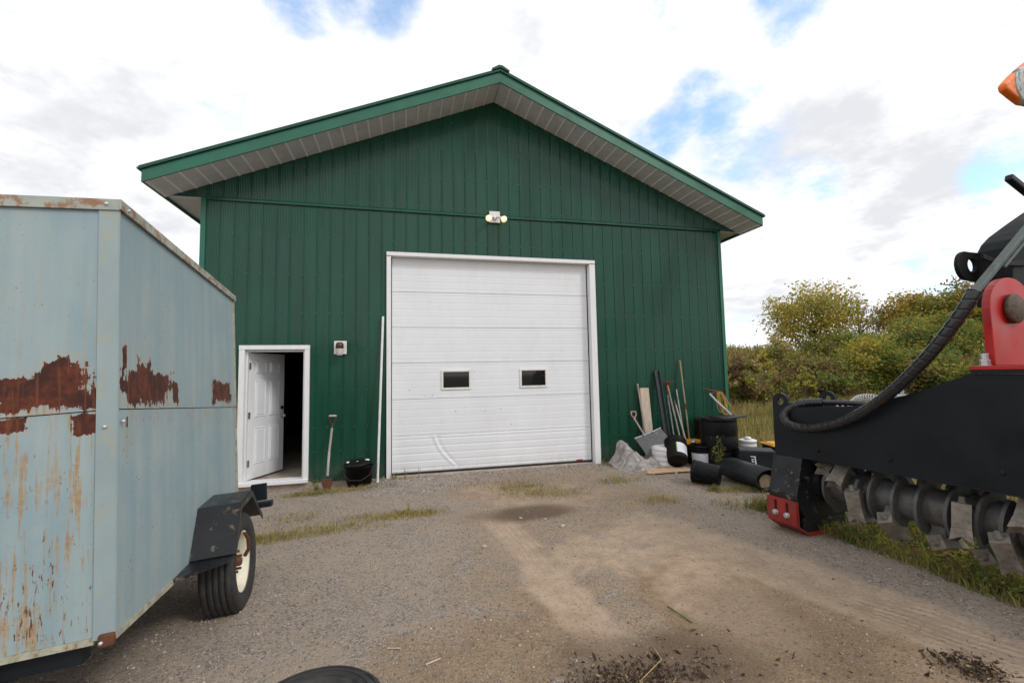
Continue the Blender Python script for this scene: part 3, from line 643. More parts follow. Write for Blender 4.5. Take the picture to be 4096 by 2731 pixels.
# ------------------------------------------------------------------ things by the entry door
sv = thing('spade', 'spade with a D-shaped wooden grip leaning on the wall between entry door and white pole', 'spade', (1.345, -.36, -.06))
def P(o, p): return tuple(np.array(p) - np.array(o.location))
MB().tube([P(sv, (1.345, -.33, .10)), P(sv, (1.352, -.25, .45))], .019, 10).build('lower_shaft', MT['alum'], sv)
MB().tube([P(sv, (1.352, -.25, .45)), P(sv, (1.372, -.13, .80))], .018, 10).build('upper_shaft', MT['grey_wood'], sv)
yk = MB(); yk.tube([P(sv, (1.372, -.13, .80)), P(sv, (1.376, -.115, .86))], .011, 8)
for s in (-1, 1): yk.tube([P(sv, (1.376, -.115, .855)), P(sv, (1.376 + s * .05, -.10, .92)), P(sv, (1.376 + s * .052, -.09, .985))], .0055, 7)
yk.build('yoke', MT['rust'], sv)
MB().cyl(P(sv, (1.318, -.09, .99)), P(sv, (1.434, -.09, .987)), .016, n=12).build('grip', mat('worn_grip_wood', (.48, .36, .31), .7, var=.2, scale=15), sv)
bl = MB(); bl.prism([(-.10, 0), (.10, 0), (.10, -.08), (.06, -.16), (0, -.19), (-.06, -.16), (-.10, -.08)], lambda x, z: P(sv, (1.343 + x * .75, -.345 - z * -.18, .06 + z)), (0, .006, 0)); bl.build('blade', MT['rust'], sv)
tb = thing('black_tub', 'cracked black plastic tub with white caps on its lid beside the white pole', 'tub', (1.80, -.27, -.1))
body = MB(); body.lathe([(0, 0), (.155, 0), (.165, .04), (.185, .30), (.20, .305), (.20, .325), (.19, .325), (.175, .05), (0, .05)], 24); o = body.build('tub_body', MT['black_plastic'], tb)
o.scale = (1.08, .85, .98)
MB().lathe([(0, .40), (.15, .395), (.205, .365), (.208, .335), (.195, .335)], 24).build('lid', MT['black_plastic'], tb).rotation_euler = (RAD(3), RAD(-4), 0)
for px, py, r in ((.12, -.02, .034), (-.02, -.06, .02), (-.16, -.07, .022)):
    MB().lathe([(r * .98, -.004), (r, .0), (r, .014), (r * .9, .018), (0, .018)], 16, (px, py, .392 if px > 0 else .378)).build('white_cap', MT['white_plastic'], tb)
hb = MB(); hb.tube([(-.2, -.02, .30), (-.21, -.16, .22), (-.12, -.22, .14), (.05, -.23, .13), (.18, -.15, .2), (.2, -.02, .30)], .007, 6); hb.build('bail_handle', MT['black_seal'], tb)
pv = thing('white_pole', 'long thin white pole leaning beside the left edge of the overhead door', 'pole', (2.075, -.26, -.09))
MB().tube([(0, 0, 0), (.069, .215, 2.695)], .0195, 14).build('pole_shaft', MT['white_plastic'], pv)
MB().tube([(-.0015, -.004, -.012), (0.002, .007, .06)], .0215, 14).build('end_cap', MT['white_plastic'], pv)

# ------------------------------------------------------------------ things along the wall to the right
def leaner(name, label, cat, p0, p1, r, m, n=9, part='shaft', group=None, r1=None):
    t = thing(name, label, cat, p0, group)
    d = Vector(p1) - Vector(p0)
    MB().tube([(0, 0, 0), tuple(d * .5 + Vector((.003, 0, 0))), tuple(d)], [r, (r + (r1 or r)) / 2, r1 or r], n).build(part, m, t)
    return t, d
gzf = lambda x, y: float(gz(x, y))
t, d = leaner('broom_handle', 'plain grey wooden handle standing upright between the pink-gripped shovel and the plank', 'handle', (6.86, -.30, gzf(6.86, -.3)), (6.81, -.045, 1.36), .017, MT['grey_wood'])
MB().lathe([(.0175, -.03), (.019, -.02), (.018, 0), (.012, .008), (0, .01)], 10, tuple(d), tuple(d.normalized())).build('rounded_end', MT['grey_wood'], t)
t = thing('snow_shovel', 'wide grey snow shovel with a faded pink D grip, blade resting outward', 'snow shovel', (6.9, -.42, -.05))
q = lambda *p: P(t, p)
MB().tube([q(6.80, -.33, .36), q(6.70, -.10, .70)], .0165, 10).build('shaft', MT['grey_wood'], t)
g = MB(); g.tube([q(6.70, -.10, .69), q(6.695, -.09, .735)], .02, 10)
g.tube([q(6.695, -.09, .73), q(6.650, -.075, .775), q(6.640, -.07, .835), q(6.648, -.07, .85)], .011, 8); g.tube([q(6.695, -.09, .73), q(6.735, -.075, .775), q(6.742, -.07, .835), q(6.735, -.07, .85)], .011, 8)
g.tube([q(6.640, -.07, .846), q(6.742, -.07, .846)], .014, 8); g.build('grip', MT['pink'], t)
ns = 12; mb = MB(); rows = 7
ctl = [q(6.575, -.24, .385), q(7.135, -.20, .545), q(7.275, -.44, .19), q(6.70, -.50, .03)]
a, b, c, d_ = [Vector(v) for v in ctl]
for side in (0, 1):
    vs = []
    for r_ in range(rows):
        for k in range(ns):
            u = k / (ns - 1); v = r_ / (rows - 1); p = (a * (1 - u) + b * u) * (1 - v) + (d_ * (1 - u) + c * u) * v
            bow = -.05 * math.sin(math.pi * u) * .6 - .04 * math.sin(math.pi * v); p = p + Vector((0, bow + side * .006 - .05, 0)); vs.append(p)
    mb.add(vs, [(r_ * ns + k, r_ * ns + k + 1, (r_ + 1) * ns + k + 1, (r_ + 1) * ns + k) for r_ in range(rows - 1) for k in range(ns - 1)], True)
mb.build('blade', MT['shovel_grey'], t)
ed = MB(); ed.tube([a * (1 - u) + b * u + Vector((0, -.03 * math.sin(math.pi * u) - .05, 0)) for u in [i / 10 for i in range(11)]], .014, 8); ed.build('blade_rim', MT['alum'], t)
for u in (.28, .62):
    p = a * (1 - u) + b * u + Vector((0, -.03 * math.sin(math.pi * u) - .06, -.0)); MB().cyl(p, p + Vector((0, -.012, 0)), .012, n=8).build('rivet', MT['rust'], t)
t = tag(MB().bar((6.955, -.17, gzf(6.95, -.17)), (6.942, -.045, 1.285), .185, .038, (0, 1, 0)).build('plank', MT['pale_wood'], None, .004), 'weathered pale plank leaning on the green wall behind the snow shovel', 'plank')
t = thing('black_beam', 'dark painted steel post leaning between the plank and the rake', 'post', (7.235, -.36, gzf(7.2, -.36)))
MB().bar((0, 0, 0), (-.028, .31, 1.68), .085, .05, (0, 1, 0)).build('post_body', mat('dark_green_post', (.012, .022, .020), .55, col2=(.05, .055, .05), dirt=.4), t, .004)
MB().bar((.047, -.022, .02), (.019, .288, 1.69), .012, .09, (0, 1, 0)).build('post_flange', mat('post_edge', (.035, .045, .042), .6), t, .003)
t, d = leaner('bow_rake', 'bow rake standing head up with an orange collar under its wire-like head', 'rake', (7.515, -.42, gzf(7.5, -.42)), (7.445, -.09, 1.22), .016, MT['grey_wood'])
e = Vector(d); ax = e.normalized()
MB().cyl(tuple(e), tuple(e + ax * .11), .021, .014, 12).build('collar', MT['orange'], t)
rk = MB(); h0 = e + ax * .10
rk.tube([h0, h0 + Vector((-.06, 0, .035)), h0 + Vector((-.16, -.01, .05)), h0 + Vector((-.20, -.01, .10))], .006, 6); rk.tube([h0, h0 + Vector((.05, 0, .01)), h0 + Vector((.10, -.01, .01)), h0 + Vector((.105, -.01, .07))], .006, 6)
rk.bar(h0 + Vector((-.205, -.01, .105)), h0 + Vector((.11, -.01, .072)), .012, .016)
for i in range(13):
    p = h0 + Vector((-.20 + .305 * i / 12, -.01, .104 - .033 * i / 12)); rk.tube([p, p + Vector((0, -.03, -.035)), p + Vector((0, -.04, -.06))], [.004, .004, .002], 5)
rk.build('rake_head', MT['rust'], t)
t, d = leaner('thin_pole', 'grey aluminium pole leaning behind the rake, rust on its foot', 'pole', (7.43, -.30, gzf(7.4, -.3)), (7.43, -.07, 1.14), .015, MT['alum'])
MB().cyl((0, -.002, .24), (0, .006, .31), .021, n=10).build('rusty_ferrule', MT['rust'], t)
t, d = leaner('fork_handle', 'pale wooden handle with a split tip leaning right of the rake', 'handle', (7.64, -.42, gzf(7.6, -.42)), (7.575, -.10, .95), .017, MT['pale_wood'], r1=.013)
MB().tube([tuple(d), tuple(d + Vector((-.012, .02, .09)))], [.01, .004], 7).build('split_tip', MT['grey_wood'], t)
t, d = leaner('grey_stake', 'slim grey stake crossing behind the pale handles', 'stake', (7.66, -.28, gzf(7.66, -.28)), (7.63, -.06, 1.24), .014, MT['alum'])
MB().cyl(tuple(d * .82), tuple(d * .86), .0185, n=9).build('collar', MT['steel'], t)
t, d = leaner('tall_handle', 'tallest tan wooden handle of the group leaning on the wall', 'handle', (7.72, -.32, gzf(7.7, -.32)), (7.745, -.045, 1.80), .016, MT['tan_wood'])
MB().cyl(tuple(d * .50), tuple(d * .56), .0205, n=10).build('ferrule', MT['rust'], t)
t, d = leaner('thin_rod', 'thin dark rod lying level across the leaning handles', 'rod', (7.40, -.13, 1.06), (7.80, -.10, 1.085), .005, MT['black_seal'], 6)
MB().tube([tuple(d), tuple(d + Vector((.012, -.01, -.03)))], .005, 6).build('hooked_end', MT['black_seal'], t)

# plastic sheet, pallet boards, drums, buckets
def crumple(name, label, cat, hf, x0, x1, y0, y1, nx_, ny_, m):
    gx, gy = np.meshgrid(np.linspace(0, 1, nx_), np.linspace(0, 1, ny_)); x = x0 + (x1 - x0) * gx; y = y0 + (y1 - y0) * gy
    z = hf(gx, gy, x, y); x = x + (vnoise(gx * 9, gy * 9, 31) - .5) * .06; y = y + (vnoise(gx * 9, gy * 9, 32) - .5) * .06
    id_ = np.arange(nx_ * ny_).reshape(ny_, nx_); qd = np.stack([id_[:-1, :-1], id_[:-1, 1:], id_[1:, 1:], id_[1:, :-1]], -1).reshape(-1, 4)
    o = np_mesh(name, np.stack([x.ravel(), y.ravel(), z.ravel()], -1), qd, [m], smooth=True)
    md = o.modifiers.new('thick', 'SOLIDIFY'); md.thickness = .004
    return tag(o, label, cat)
def shf(u, v, x, y):
    ridge = .50 * np.exp(-((u - .26 - .10 * (1 - v)) / .17) ** 2) * sstep(0, .95, v) + .13 * np.exp(-((u - .75) / .25) ** 2) * sstep(.05, .6, v)
    n = (vnoise(u * 6, v * 9, 21) - .5) * .14 + (vnoise(u * 16, v * 22, 22) - .5) * .05 + (vnoise(u * 30 + v * 18, v * 9 - u * 6, 24) - .5) * .035 + (vnoise(u * 3 + v * 7, v * 2, 23) - .5) * .08
    edge = np.minimum(np.minimum(u, 1 - u) * 7, np.minimum(v * 5, 1)); return -.075 + ridge * .8 + np.abs(n) * np.clip(edge, 0, 1)
crumple('plastic_sheet', 'crumpled dusty grey plastic sheet heaped in front of the snow shovel', 'plastic sheet', shf, 6.08, 7.05, -.95, -.22, 90, 70, MT['sheet'])
dr = thing('white_drum', 'squat white plastic drum behind the tilted black bucket', 'drum', (7.04, -.58, gzf(7.04, -.58)))
MB().lathe([(0, 0), (.265, 0), (.275, .02), (.275, .09), (.266, .10), (.275, .11), (.275, .17), (.266, .18), (.275, .19), (.275, .27), (.266, .28), (.275, .29), (.272, .32), (.23, .35), (0, .365)], 32).build('drum_body', MT['white_plastic'], dr)
MB().lathe([(.022, .37), (.03, .37), (.03, .395), (.022, .40), (.022, .425), (.032, .43), (.032, .44), (0, .44)], 14, (.05, -.05, 0)).build('valve', mat('pale_green_valve', (.35, .5, .42), .4), dr)
pal = thing('broken_pallet', 'broken pallet of fresh pine boards under the buckets', 'pallet', (6.75, -1.05, -.075))
for (x0, y0, x1, y1, z, w, h) in ((-.42, -.06, .36, -.10, .035, .09, .022), (-.30, .12, .40, .06, .03, .09, .022), (-.38, .30, .45, .25, .03, .09, .022), (.02, .36, .06, -.14, .008, .035, .055), (-.30, .36, -.33, -.1, .006, .035, .05), (.33, .34, .36, -.12, .006, .035, .05)):
    MB().bar((x0, y0, z), (x1, y1, z + random.uniform(-.006, .012)), w, h).build('board', MT['new_wood'], pal, .003)
bprof = [(0, .004), (.135, 0), (.142, .008), (.158, .33), (.162, .335), (.166, .345), (.166, .37), (.160, .375), (.155, .37), (.152, .34), (.135, .03), (0, .03)]
bk = MB(); bk.lathe(bprof, 28); bk.lathe([(.151, .26), (.164, .262), (.164, .270), (.153, .272)], 28); bk.lathe([(.152, .295), (.165, .297), (.165, .304), (.154, .306)], 28)
def bucket(label, loc, rot, lab_a=None):
    t = thing('bucket', label, 'bucket', loc, 'black plastic buckets', rot)
    if not hasattr(bucket, 'mesh'): o = bk.build('bucket_body', MT['black_plastic'], t); bucket.mesh = o
    else: copy(bucket.mesh, t)
    h = MB(); h.tube([(.167 * math.cos(a_), .167 * math.sin(a_) * .30 - .03 * math.sin(a_), .33 - .24 * math.sin(a_)) for a_ in [math.pi * i / 14 for i in range(15)]], .0035, 6); h.build('bail_handle', MT['black_seal'], t).rotation_euler = (0, 0, RAD(lab_a or 20) + 2.4)
    if lab_a is not None:
        def arc(a0, a1, z0, z1, off, m, name):
            vs = []; n = 14
            for zq in (z0, z1):
                for i in range(n + 1):
                    aa = RAD(a0 + (a1 - a0) * i / n); rr = .142 + (.158 - .142) * (zq - .008) / .322 + off; vs.append((rr * math.cos(aa), rr * math.sin(aa), zq))
            MB().add(vs, [(i, i + 1, n + 2 + i, n + 1 + i) for i in range(n)], True).build(name, m, t)
        arc(lab_a - 75, lab_a + 75, .07, .245, .0012, MT['label'], 'paper_label'); arc(lab_a - 80, lab_a - 75, .07, .245, .0016, MT['green_print'], 'label_edge')
        for zl, a0, a1 in ((.225, -35, -12), (.225, 20, 32), (.185, -40, 40), (.15, -40, 40), (.115, -40, 30)): arc(lab_a + a0, lab_a + a1, zl, zl + .006 if a1 - a0 < 30 else zl + .0022, .0022, MT['print'], 'label_print')
    return t
def rot_to(v, spin=0): return (Vector(v).to_track_quat('Z', 'Y') @ Matrix.Rotation(spin, 4, 'Z').to_quaternion()).to_euler()
b1 = bucket('black bucket tipped over on the pallet showing a white paper label', (6.93, -1.05, .095), rot_to((.42, .45, .62)), 0)
def aim(t, axis_dir, label_dir):                      # local z along the bucket's axis, local x (its label) turned towards label_dir
    z_ = Vector(axis_dir).normalized(); x_ = Vector(label_dir); x_ = (x_ - z_ * x_.dot(z_)).normalized(); y_ = z_.cross(x_)
    t.rotation_euler = Matrix(((x_.x, y_.x, z_.x), (x_.y, y_.y, z_.y), (x_.z, y_.z, z_.z))).to_euler()
aim(b1, (.34, .62, .62), (.72, -.55, .15)); b1.location = (6.98, -.98, .075); b1.scale = (1.14, 1.14, 1.14)
b2 = bucket('black bucket standing upright with a white label in front of the big barrel', (7.53, -.85, gzf(7.53, -.85) + .0), (0, 0, 0), -130)
b3 = bucket('unlabelled black bucket lying on its side on the gravel', (6.99, -1.98, .075), (0, 0, 0))
b3.rotation_euler = rot_to((-.52, .62, .06)); b3.location = (6.96, -2.04, gzf(6.9, -1.95) + .16)
br_ = thing('black_barrel', 'tall black plastic barrel with a folded mat on top by the shed corner', 'barrel', (7.85, -.93, gzf(7.85, -.93)))
MB().lathe([(0, 0), (.27, 0), (.285, .02), (.295, .06), (.300, .26), (.294, .275), (.294, .285), (.300, .30), (.302, .52), (.296, .535), (.296, .545), (.302, .56), (.298, .76), (.288, .80), (.296, .805), (.296, .835), (.28, .835), (.275, .80), (0, .79)], 36).build('barrel_body', MT['black_plastic'], br_)
bb = MB(); bb.lathe([(.03, .79), (.038, .80), (.038, .825), (0, .828)], 14, (-.14, -.08, .0)); bb.build('bung', MT['black_plastic'], br_)
mt_ = MB(); gx, gy = np.meshgrid(np.linspace(0, 1, 12), np.linspace(0, 1, 6)); vs = np.stack([-.12 + .46 * gx, -.26 + .36 * gy - .06 * gx, .845 + .035 * gx * gx + .015 * np.sin(gx * 6) * gy], -1).reshape(-1, 3)
mt_.add(vs, [(r_ * 12 + k, r_ * 12 + k + 1, r_ * 12 + 13 + k, r_ * 12 + 12 + k) for r_ in range(5) for k in range(11)], True)
o = mt_.build('rubber_flap', MT['grey_plastic'], None); o.location = br_.location; md = o.modifiers.new('thick', 'SOLIDIFY'); md.thickness = .012; tag(o, 'flat black rubber flap lying across the top of the tall barrel', 'rubber mat')
bn = thing('grey_bin', 'dark grey bin half hidden behind the tall barrel against the wall', 'bin', (8.10, -.32, gzf(8.1, -.32)))
MB().lathe([(0, 0), (.20, 0), (.235, .72), (.25, .725), (.25, .76), (.235, .765), (.2, .1), (0, .08)], 28).build('bin_body', MT['grey_plastic'], bn)
MB().lathe([(0, .80), (.05, .80), (.06, .785), (.06, .77)], 16, (.0, -.12, .0)).build('white_lid', MT['white_plastic'], bn)
MB().lathe([(0, .77), (.23, .765), (.25, .75)], 28).build('bin_lid', MT['grey_plastic'], bn)
pk = thing('pickaxe', 'grass hook with a curved brown blade and grey handle standing in the barrel', 'hand tool', (8.02, -.62, .70))
MB().tube([P(pk, (8.20, -.95, .72)), P(pk, (8.06, -.62, 1.05)), P(pk, (8.02, -.52, 1.16))], .019, 10).build('shaft', MT['alum'], pk)
hk = MB(); cpts = [P(pk, at_y(*p, -.5)) for p in ((1666, 899), (1640, 898), (1622, 894), (1612, 890))]
hk.tube([P(pk, (8.02, -.52, 1.16))] + cpts, [.016, .02, .018, .012, .004], 8); hk.build('blade', MT['rust'], pk)
cd = MB(); rc_ = random.Random(3); cen = Vector(at_y(1652, 912, -.55))
for i in range(8):
    w = rc_.uniform(.03, .09); hgt = rc_.uniform(.30, .44); off = rc_.uniform(-.03, .07); tilt = rc_.uniform(-.02, .16)
    loop = []
    for k in range(25):
        th = 2 * math.pi * k / 24; loop.append(cen + Vector((off + w * math.sin(th) + tilt * (1 - math.cos(th)) * .5, -.02 + .012 * i + .01 * math.sin(2 * th), .09 - hgt * (1 - math.cos(th)) / 2)))
    cd.tube(loop, .0065, 6)
cd.tube([cen + Vector((.0, -.03, .09)), cen + Vector((.09, -.04, .02)), cen + Vector((.16, -.03, -.10)), cen + Vector((.22, -.02, -.17)), cen + Vector((.20, .0, -.28)), cen + Vector((.17, 0, -.33))], .006, 6)
tag(cd.build('yellow_cord', MT['yellow_cord'], None), 'loose hank of yellow extension cord hung over the tool in the barrel', 'cord')
tt = thing('black_tote', 'upside-down black plastic tote with white paint marks on one side', 'tote', (8.06, -1.52, gzf(8.1, -1.5) + .03), None, (0, 0, RAD(-35)))
def tub_box(w, d, h, t=.02):
    mb = MB(); b = [(-w, -d), (w, -d), (w, d), (-w, d)]; s = .90
    vs = [(x, y, 0) for x, y in b] + [(x * s, y * s, h) for x, y in b]
    mb.add(vs, [(0, 1, 5, 4), (1, 2, 6, 5), (2, 3, 7, 6), (3, 0, 4, 7), (4, 5, 6, 7)]); return mb
tub_box(.29, .21, .37).build('tote_body', MT['grey_plastic'], tt, .025, 3)
rim = MB(); rim.boxb((-.325, -.245, -.0), (.325, -.206, .075)); rim.boxb((-.325, .206, 0), (.325, .245, .075)); rim.boxb((-.325, -.205, 0), (-.286, .205, .075)); rim.boxb((.286, -.205, 0), (.325, .205, .075)); rim.build('tote_rim', MT['grey_plastic'], tt, .01)
mk = MB()
def mark(poly):      # painted strokes follow the sloping side
    yy = lambda z: -.21 * (1 - .10 * z / .37) - .0035
    mb_ = [(x * 1.1 + .10, yy(z), z) for x, z in poly]; mk.add(mb_, [tuple(range(len(poly)))])
for poly in ([(-.18, .285), (-.115, .285), (-.11, .27), (-.18, .27)], [(-.13, .27), (-.115, .27), (-.10, .10), (-.125, .095)], [(-.175, .15), (-.165, .155), (-.12, .095), (-.135, .085)], [(-.19, .16), (-.175, .15), (-.105, .102), (-.11, .092)], [(-.17, .24), (-.14, .245), (-.14, .225), (-.17, .222)], [(-.168, .21), (-.142, .212), (-.14, .19), (-.165, .188)]): mark(poly)
mk.build('painted_mark', MT['white_plastic'], tt)
def yellow_tote(label, loc, rz):
    t = thing('storage_tote', label, 'tote', loc, 'black totes with yellow lids', (0, 0, rz))
    mb = MB(); b = [(-.26, -.18), (.26, -.18), (.26, .18), (-.26, .18)]
    mb.add([(x * .86, y * .86, 0) for x, y in b] + [(x, y, .33) for x, y in b], [(3, 2, 1, 0), (0, 1, 5, 4), (1, 2, 6, 5), (2, 3, 7, 6), (3, 0, 4, 7), (4, 5, 6, 7)]); mb.build('tote_body', MT['black_plastic'], t, .012)
    ld = MB(); ld.boxb((-.285, -.205, .331), (.285, .205, .36)); ld.boxb((-.23, -.15, .361), (.23, .15, .375)); ld.build('tote_lid', MT['yellow'], t, .008)
    return t
yellow_tote('black tote with a yellow lid squeezed between the labelled bucket and the wall', (7.66, -.36, gzf(7.66, -.36) + .01), RAD(4))
yellow_tote('black tote with a yellow lid standing at the far right behind the upturned tote', (9.10, -.98, gzf(9.1, -.98) - .02), RAD(-12))
wp = thing('white_pail', 'white lidded pail in the grass just right of the tall barrel', 'pail', (8.88, -.42, gzf(8.88, -.42)))
MB().lathe([(0, 0), (.13, 0), (.15, .22), (.155, .225), (.155, .24), (.15, .245), (.152, .30), (.16, .305), (.16, .335), (.13, .345), (0, .35)], 26).build('pail_body', MT['white_plastic'], wp)
MB().lathe([(.0, .40), (.045, .395), (.065, .37), (.06, .355), (.04, .35)], 18, (-.02, -.03, 0)).build('screw_cap', MT['white_plastic'], wp)
jg = thing('black_jug', 'small black jug with a silver cap beside the upright labelled bucket', 'jug', (7.56, -.62, gzf(7.5, -.6)))
MB().lathe([(0, 0), (.09, 0), (.1, .02), (.1, .30), (.07, .35), (.04, .36), (.04, .38), (0, .38)], 20).build('jug_body', MT['black_plastic'], jg)
MB().lathe([(.045, .38), (.048, .385), (.048, .415), (0, .42)], 16).build('jug_cap', MT['galv'], jg)
rl = thing('rubber_mat_roll', 'rolled black conveyor-belt mat open at its near end on the gravel', 'rubber mat', (7.40, -2.10, gzf(7.4, -2.1) + .0), None, (0, 0, RAD(-4)))
def spiral(n, r0, turns, sq=.62):
    return [(r0 * (1 - .28 * i / n) * math.cos(-math.pi / 2 + turns * 2 * math.pi * i / n), sq * (r0 * (1 - .22 * i / n) * math.sin(-math.pi / 2 + turns * 2 * math.pi * i / n)) + r0 * sq + .01) for i in range(n + 1)]
sp1 = spiral(48, .255, 1.12)
mb = MB(); n = len(sp1); vs = [(x, y_, z) for y_ in (-.42, .45) for x, z in sp1]; mb.add(vs, [(i, i + 1, n + i + 1, n + i) for i in range(n - 1)], True)
o = mb.build('rolled_mat', MT['grey_plastic'], rl); md = o.modifiers.new('thick', 'SOLIDIFY'); md.thickness = .018; md.offset = 0
lg = thing('log', 'brown log lying inside the rolled rubber mat', 'log', (7.42, -2.06, gzf(7.4, -2.1) + .125), None, (0, 0, RAD(-4)))
MB().tube([(0, -.36, 0), (.005, -.1, .003), (0, .2, 0), (.0, .5, 0)], [.105, .112, .108, .10], 18).build('log_body', MT['log'], lg)
MB().lathe([(0, .003), (.05, .002), (.1, .0)], 18, (0, -.362, 0), (0, -1, 0)).build('cut_end', MT['tan_wood'], lg)

# ------------------------------------------------------------------ rusty box trailer
def rust_paint(name, ua, patches, seed, streak, lowz, seam):
    m, t, b = new_mat(name)
    c = t.add('ShaderNodeTexCoord').outputs['Object']; sp = t.add('ShaderNodeSeparateXYZ'); t.put(sp.inputs[0], c)
    u, v = sp.outputs[ua], sp.outputs[2]
    sd = t.vmath('ADD', c, (seed, seed * 2.0, 0))
    nA = t.noise(sd, 9, 9, .62); nB = t.noise(sd, 34, 6, .6)
    pm = None
    for cu, cv, ru, rv in patches:
        f = t.math('SUBTRACT', 1.0, t.math('MAXIMUM', t.math('DIVIDE', t.math('ABSOLUTE', t.math('SUBTRACT', u, cu)), ru), t.math('DIVIDE', t.math('ABSOLUTE', t.math('SUBTRACT', v, cv)), rv)))
        pm = f if pm is None else t.math('MAXIMUM', pm, f)
    st = t.noise(t.scaled(sd, (62, 62, 3.2)), 1.0, 5, .62)
    edge = t.math('ADD', pm, t.math('ADD', t.math('MULTIPLY', t.math('SUBTRACT', nA, .5), 1.5), t.math('ADD', t.math('MULTIPLY', t.math('SUBTRACT', nB, .5), .5), t.math('MULTIPLY', t.math('SUBTRACT', st, .5), .7))))
    patch = t.ramp(edge, .20, .235)
    # streaks run down below rust and all over the lower part
    below = None
    for cu, cv, ru, rv in patches:
        f = t.math('MULTIPLY', t.ramp(t.math('ABSOLUTE', t.math('SUBTRACT', u, cu)), ru, ru * .8), t.math('MULTIPLY', t.ramp(v, cv - rv - .42, cv - rv * .6), t.ramp(v, cv + rv, cv)))
        below = f if below is None else t.math('MAXIMUM', below, f)
    low = t.ramp(v, lowz, lowz - .85)
    seamdrip = t.math('MULTIPLY', t.ramp(v, seam - .28, seam), t.ramp(v, seam + .004, seam - .001)) if seam == SEAM else t.math('MULTIPLY', t.ramp(v, seam + .07, seam), 1.0)
    amt = t.math('MINIMUM', t.math('ADD', t.math('ADD', t.math('MULTIPLY', below, .75), t.math('MULTIPLY', low, streak)), t.math('MULTIPLY', seamdrip, .55)), 1.0)
    blot = t.noise(sd, 5.0, 5, .6)
    drip = t.math('MULTIPLY', t.ramp(t.math('ADD', st, t.math('MULTIPLY', t.math('SUBTRACT', blot, .5), .5)), .50, .64), amt)
    st2 = t.noise(t.scaled(t.vmath('ADD', sd, (3, 5, 1)), (85, 85, 15.0)), 1.0, 5, .65)
    spots = t.ramp(t.math('ADD', t.math('MULTIPLY', t.math('SUBTRACT', st2, .5), 1.15), t.math('ADD', t.math('MULTIPLY', t.math('SUBTRACT', blot, .5), .5), t.math('MULTIPLY', low, .13 * streak))), .31, .36)
    # chalky faded paint, vertical washing marks
    ban = t.noise(t.scaled(sd, (9, 9, .6)), 1.0, 4, .55); cloud = t.noise(sd, 2.2, 5, .6)
    base = t.mix(t.ramp(ban, .3, .7), (.240, .335, .365), (.315, .385, .392)); base = t.mix(t.math('MULTIPLY', t.ramp(cloud, .42, .72), .6), base, (.20, .305, .36))
    base = t.mix(t.math('MULTIPLY', t.ramp(st, .55, .8), .30), base, (.39, .41, .36))
    ora = t.mix(t.ramp(nB, .3, .7), (.30, .145, .045), (.40, .28, .13)); rus = t.mix(t.ramp(nB, .3, .7), (.070, .016, .008), (.140, .033, .014))
    halo = t.math('MULTIPLY', t.ramp(edge, -.22, .22), t.ramp(nB, .3, .65, .25, 1)); tiny = t.ramp(t.math('ADD', t.noise(sd, 60, 3, .5), t.math('MULTIPLY', blot, .35)), .86, .90)
    rus = t.mix(t.ramp(nA, .40, .62), rus, (.045, .013, .009)); rus = t.mix(t.math('MULTIPLY', t.ramp(st, .52, .66), .5), rus, (.19, .07, .03))
    col = t.mix(t.math('MULTIPLY', halo, .42), base, (.40, .31, .20)); col = t.mix(t.math('MULTIPLY', drip, .8), col, ora); col = t.mix(spots, col, t.mix(.5, rus, (.16, .06, .02))); col = t.mix(t.math('MULTIPLY', tiny, .7), col, (.17, .07, .03)); col = t.mix(patch, col, rus)
    t.put(b.inputs['Base Color'], col)
    t.put(b.inputs['Roughness'], t.mix(patch, (.5, .5, .5), (.9, .9, .9)))
    bn = t.add('ShaderNodeBump'); bn.inputs['Strength'].default_value = .7; bn.inputs['Distance'].default_value = .004
    t.put(bn.inputs['Height'], t.math('ADD', t.math('MULTIPLY', patch, -.35), t.math('ADD', t.math('MULTIPLY', cloud, 1.6), t.math('MULTIPLY', t.math('MULTIPLY', nB, patch), .4)))); t.l.new(bn.outputs[0], b.inputs['Normal'])
    return m
SEAM = 1.031
TO = np.array([1.207, -5.185, .452]); TAZ, TPI, TRO = 0.0883, -0.0620, -0.0553
_ca, _sa = math.cos(TAZ), math.sin(TAZ); _x = np.array([_ca, _sa, 0]); _y = np.array([-_sa, _ca, 0]); _z = np.array([0, 0, 1.])
_y, _z = _y * math.cos(TPI) + _z * math.sin(TPI), -_y * math.sin(TPI) + _z * math.cos(TPI)
_x, _z = _x * math.cos(TRO) - _z * math.sin(TRO), _x * math.sin(TRO) + _z * math.cos(TRO)
TF = np.array([_x, _y, _z])
def tloc(px, py, ax, val):
    d = TF @ ray(px, py); c = TF @ (CAM - TO); return c + d * ((val - c[ax]) / d[ax])
trl = thing('box_trailer', 'small pale blue box trailer with large rust patches and peeling paint', 'trailer')
TM = Matrix.Identity(4)
for i in range(3):
    for j in range(3): TM[i][j] = TF[j][i]
    TM[i][3] = TO[i]
trl.matrix_world = TM
H, LEN, WID, SEAM = 2.08, 2.13, 2.0, 1.031
def patch_side(x0, y0, x1, y1):
    a = tloc(x0, y0, 0, 0); b = tloc(x1, y1, 0, 0); return ((a[1] + b[1]) / 2, (a[2] + b[2]) / 2, abs(a[1] - b[1]) / 2 * 1.15, abs(a[2] - b[2]) / 2 * 1.12)
def patch_front(x0, y0, x1, y1):
    a = tloc(x0, y0, 1, 0); b = tloc(x1, y1, 1, 0); return ((a[0] + b[0]) / 2, (a[2] + b[2]) / 2, abs(a[0] - b[0]) / 2 * 1.15, abs(a[2] - b[2]) / 2 * 1.12)
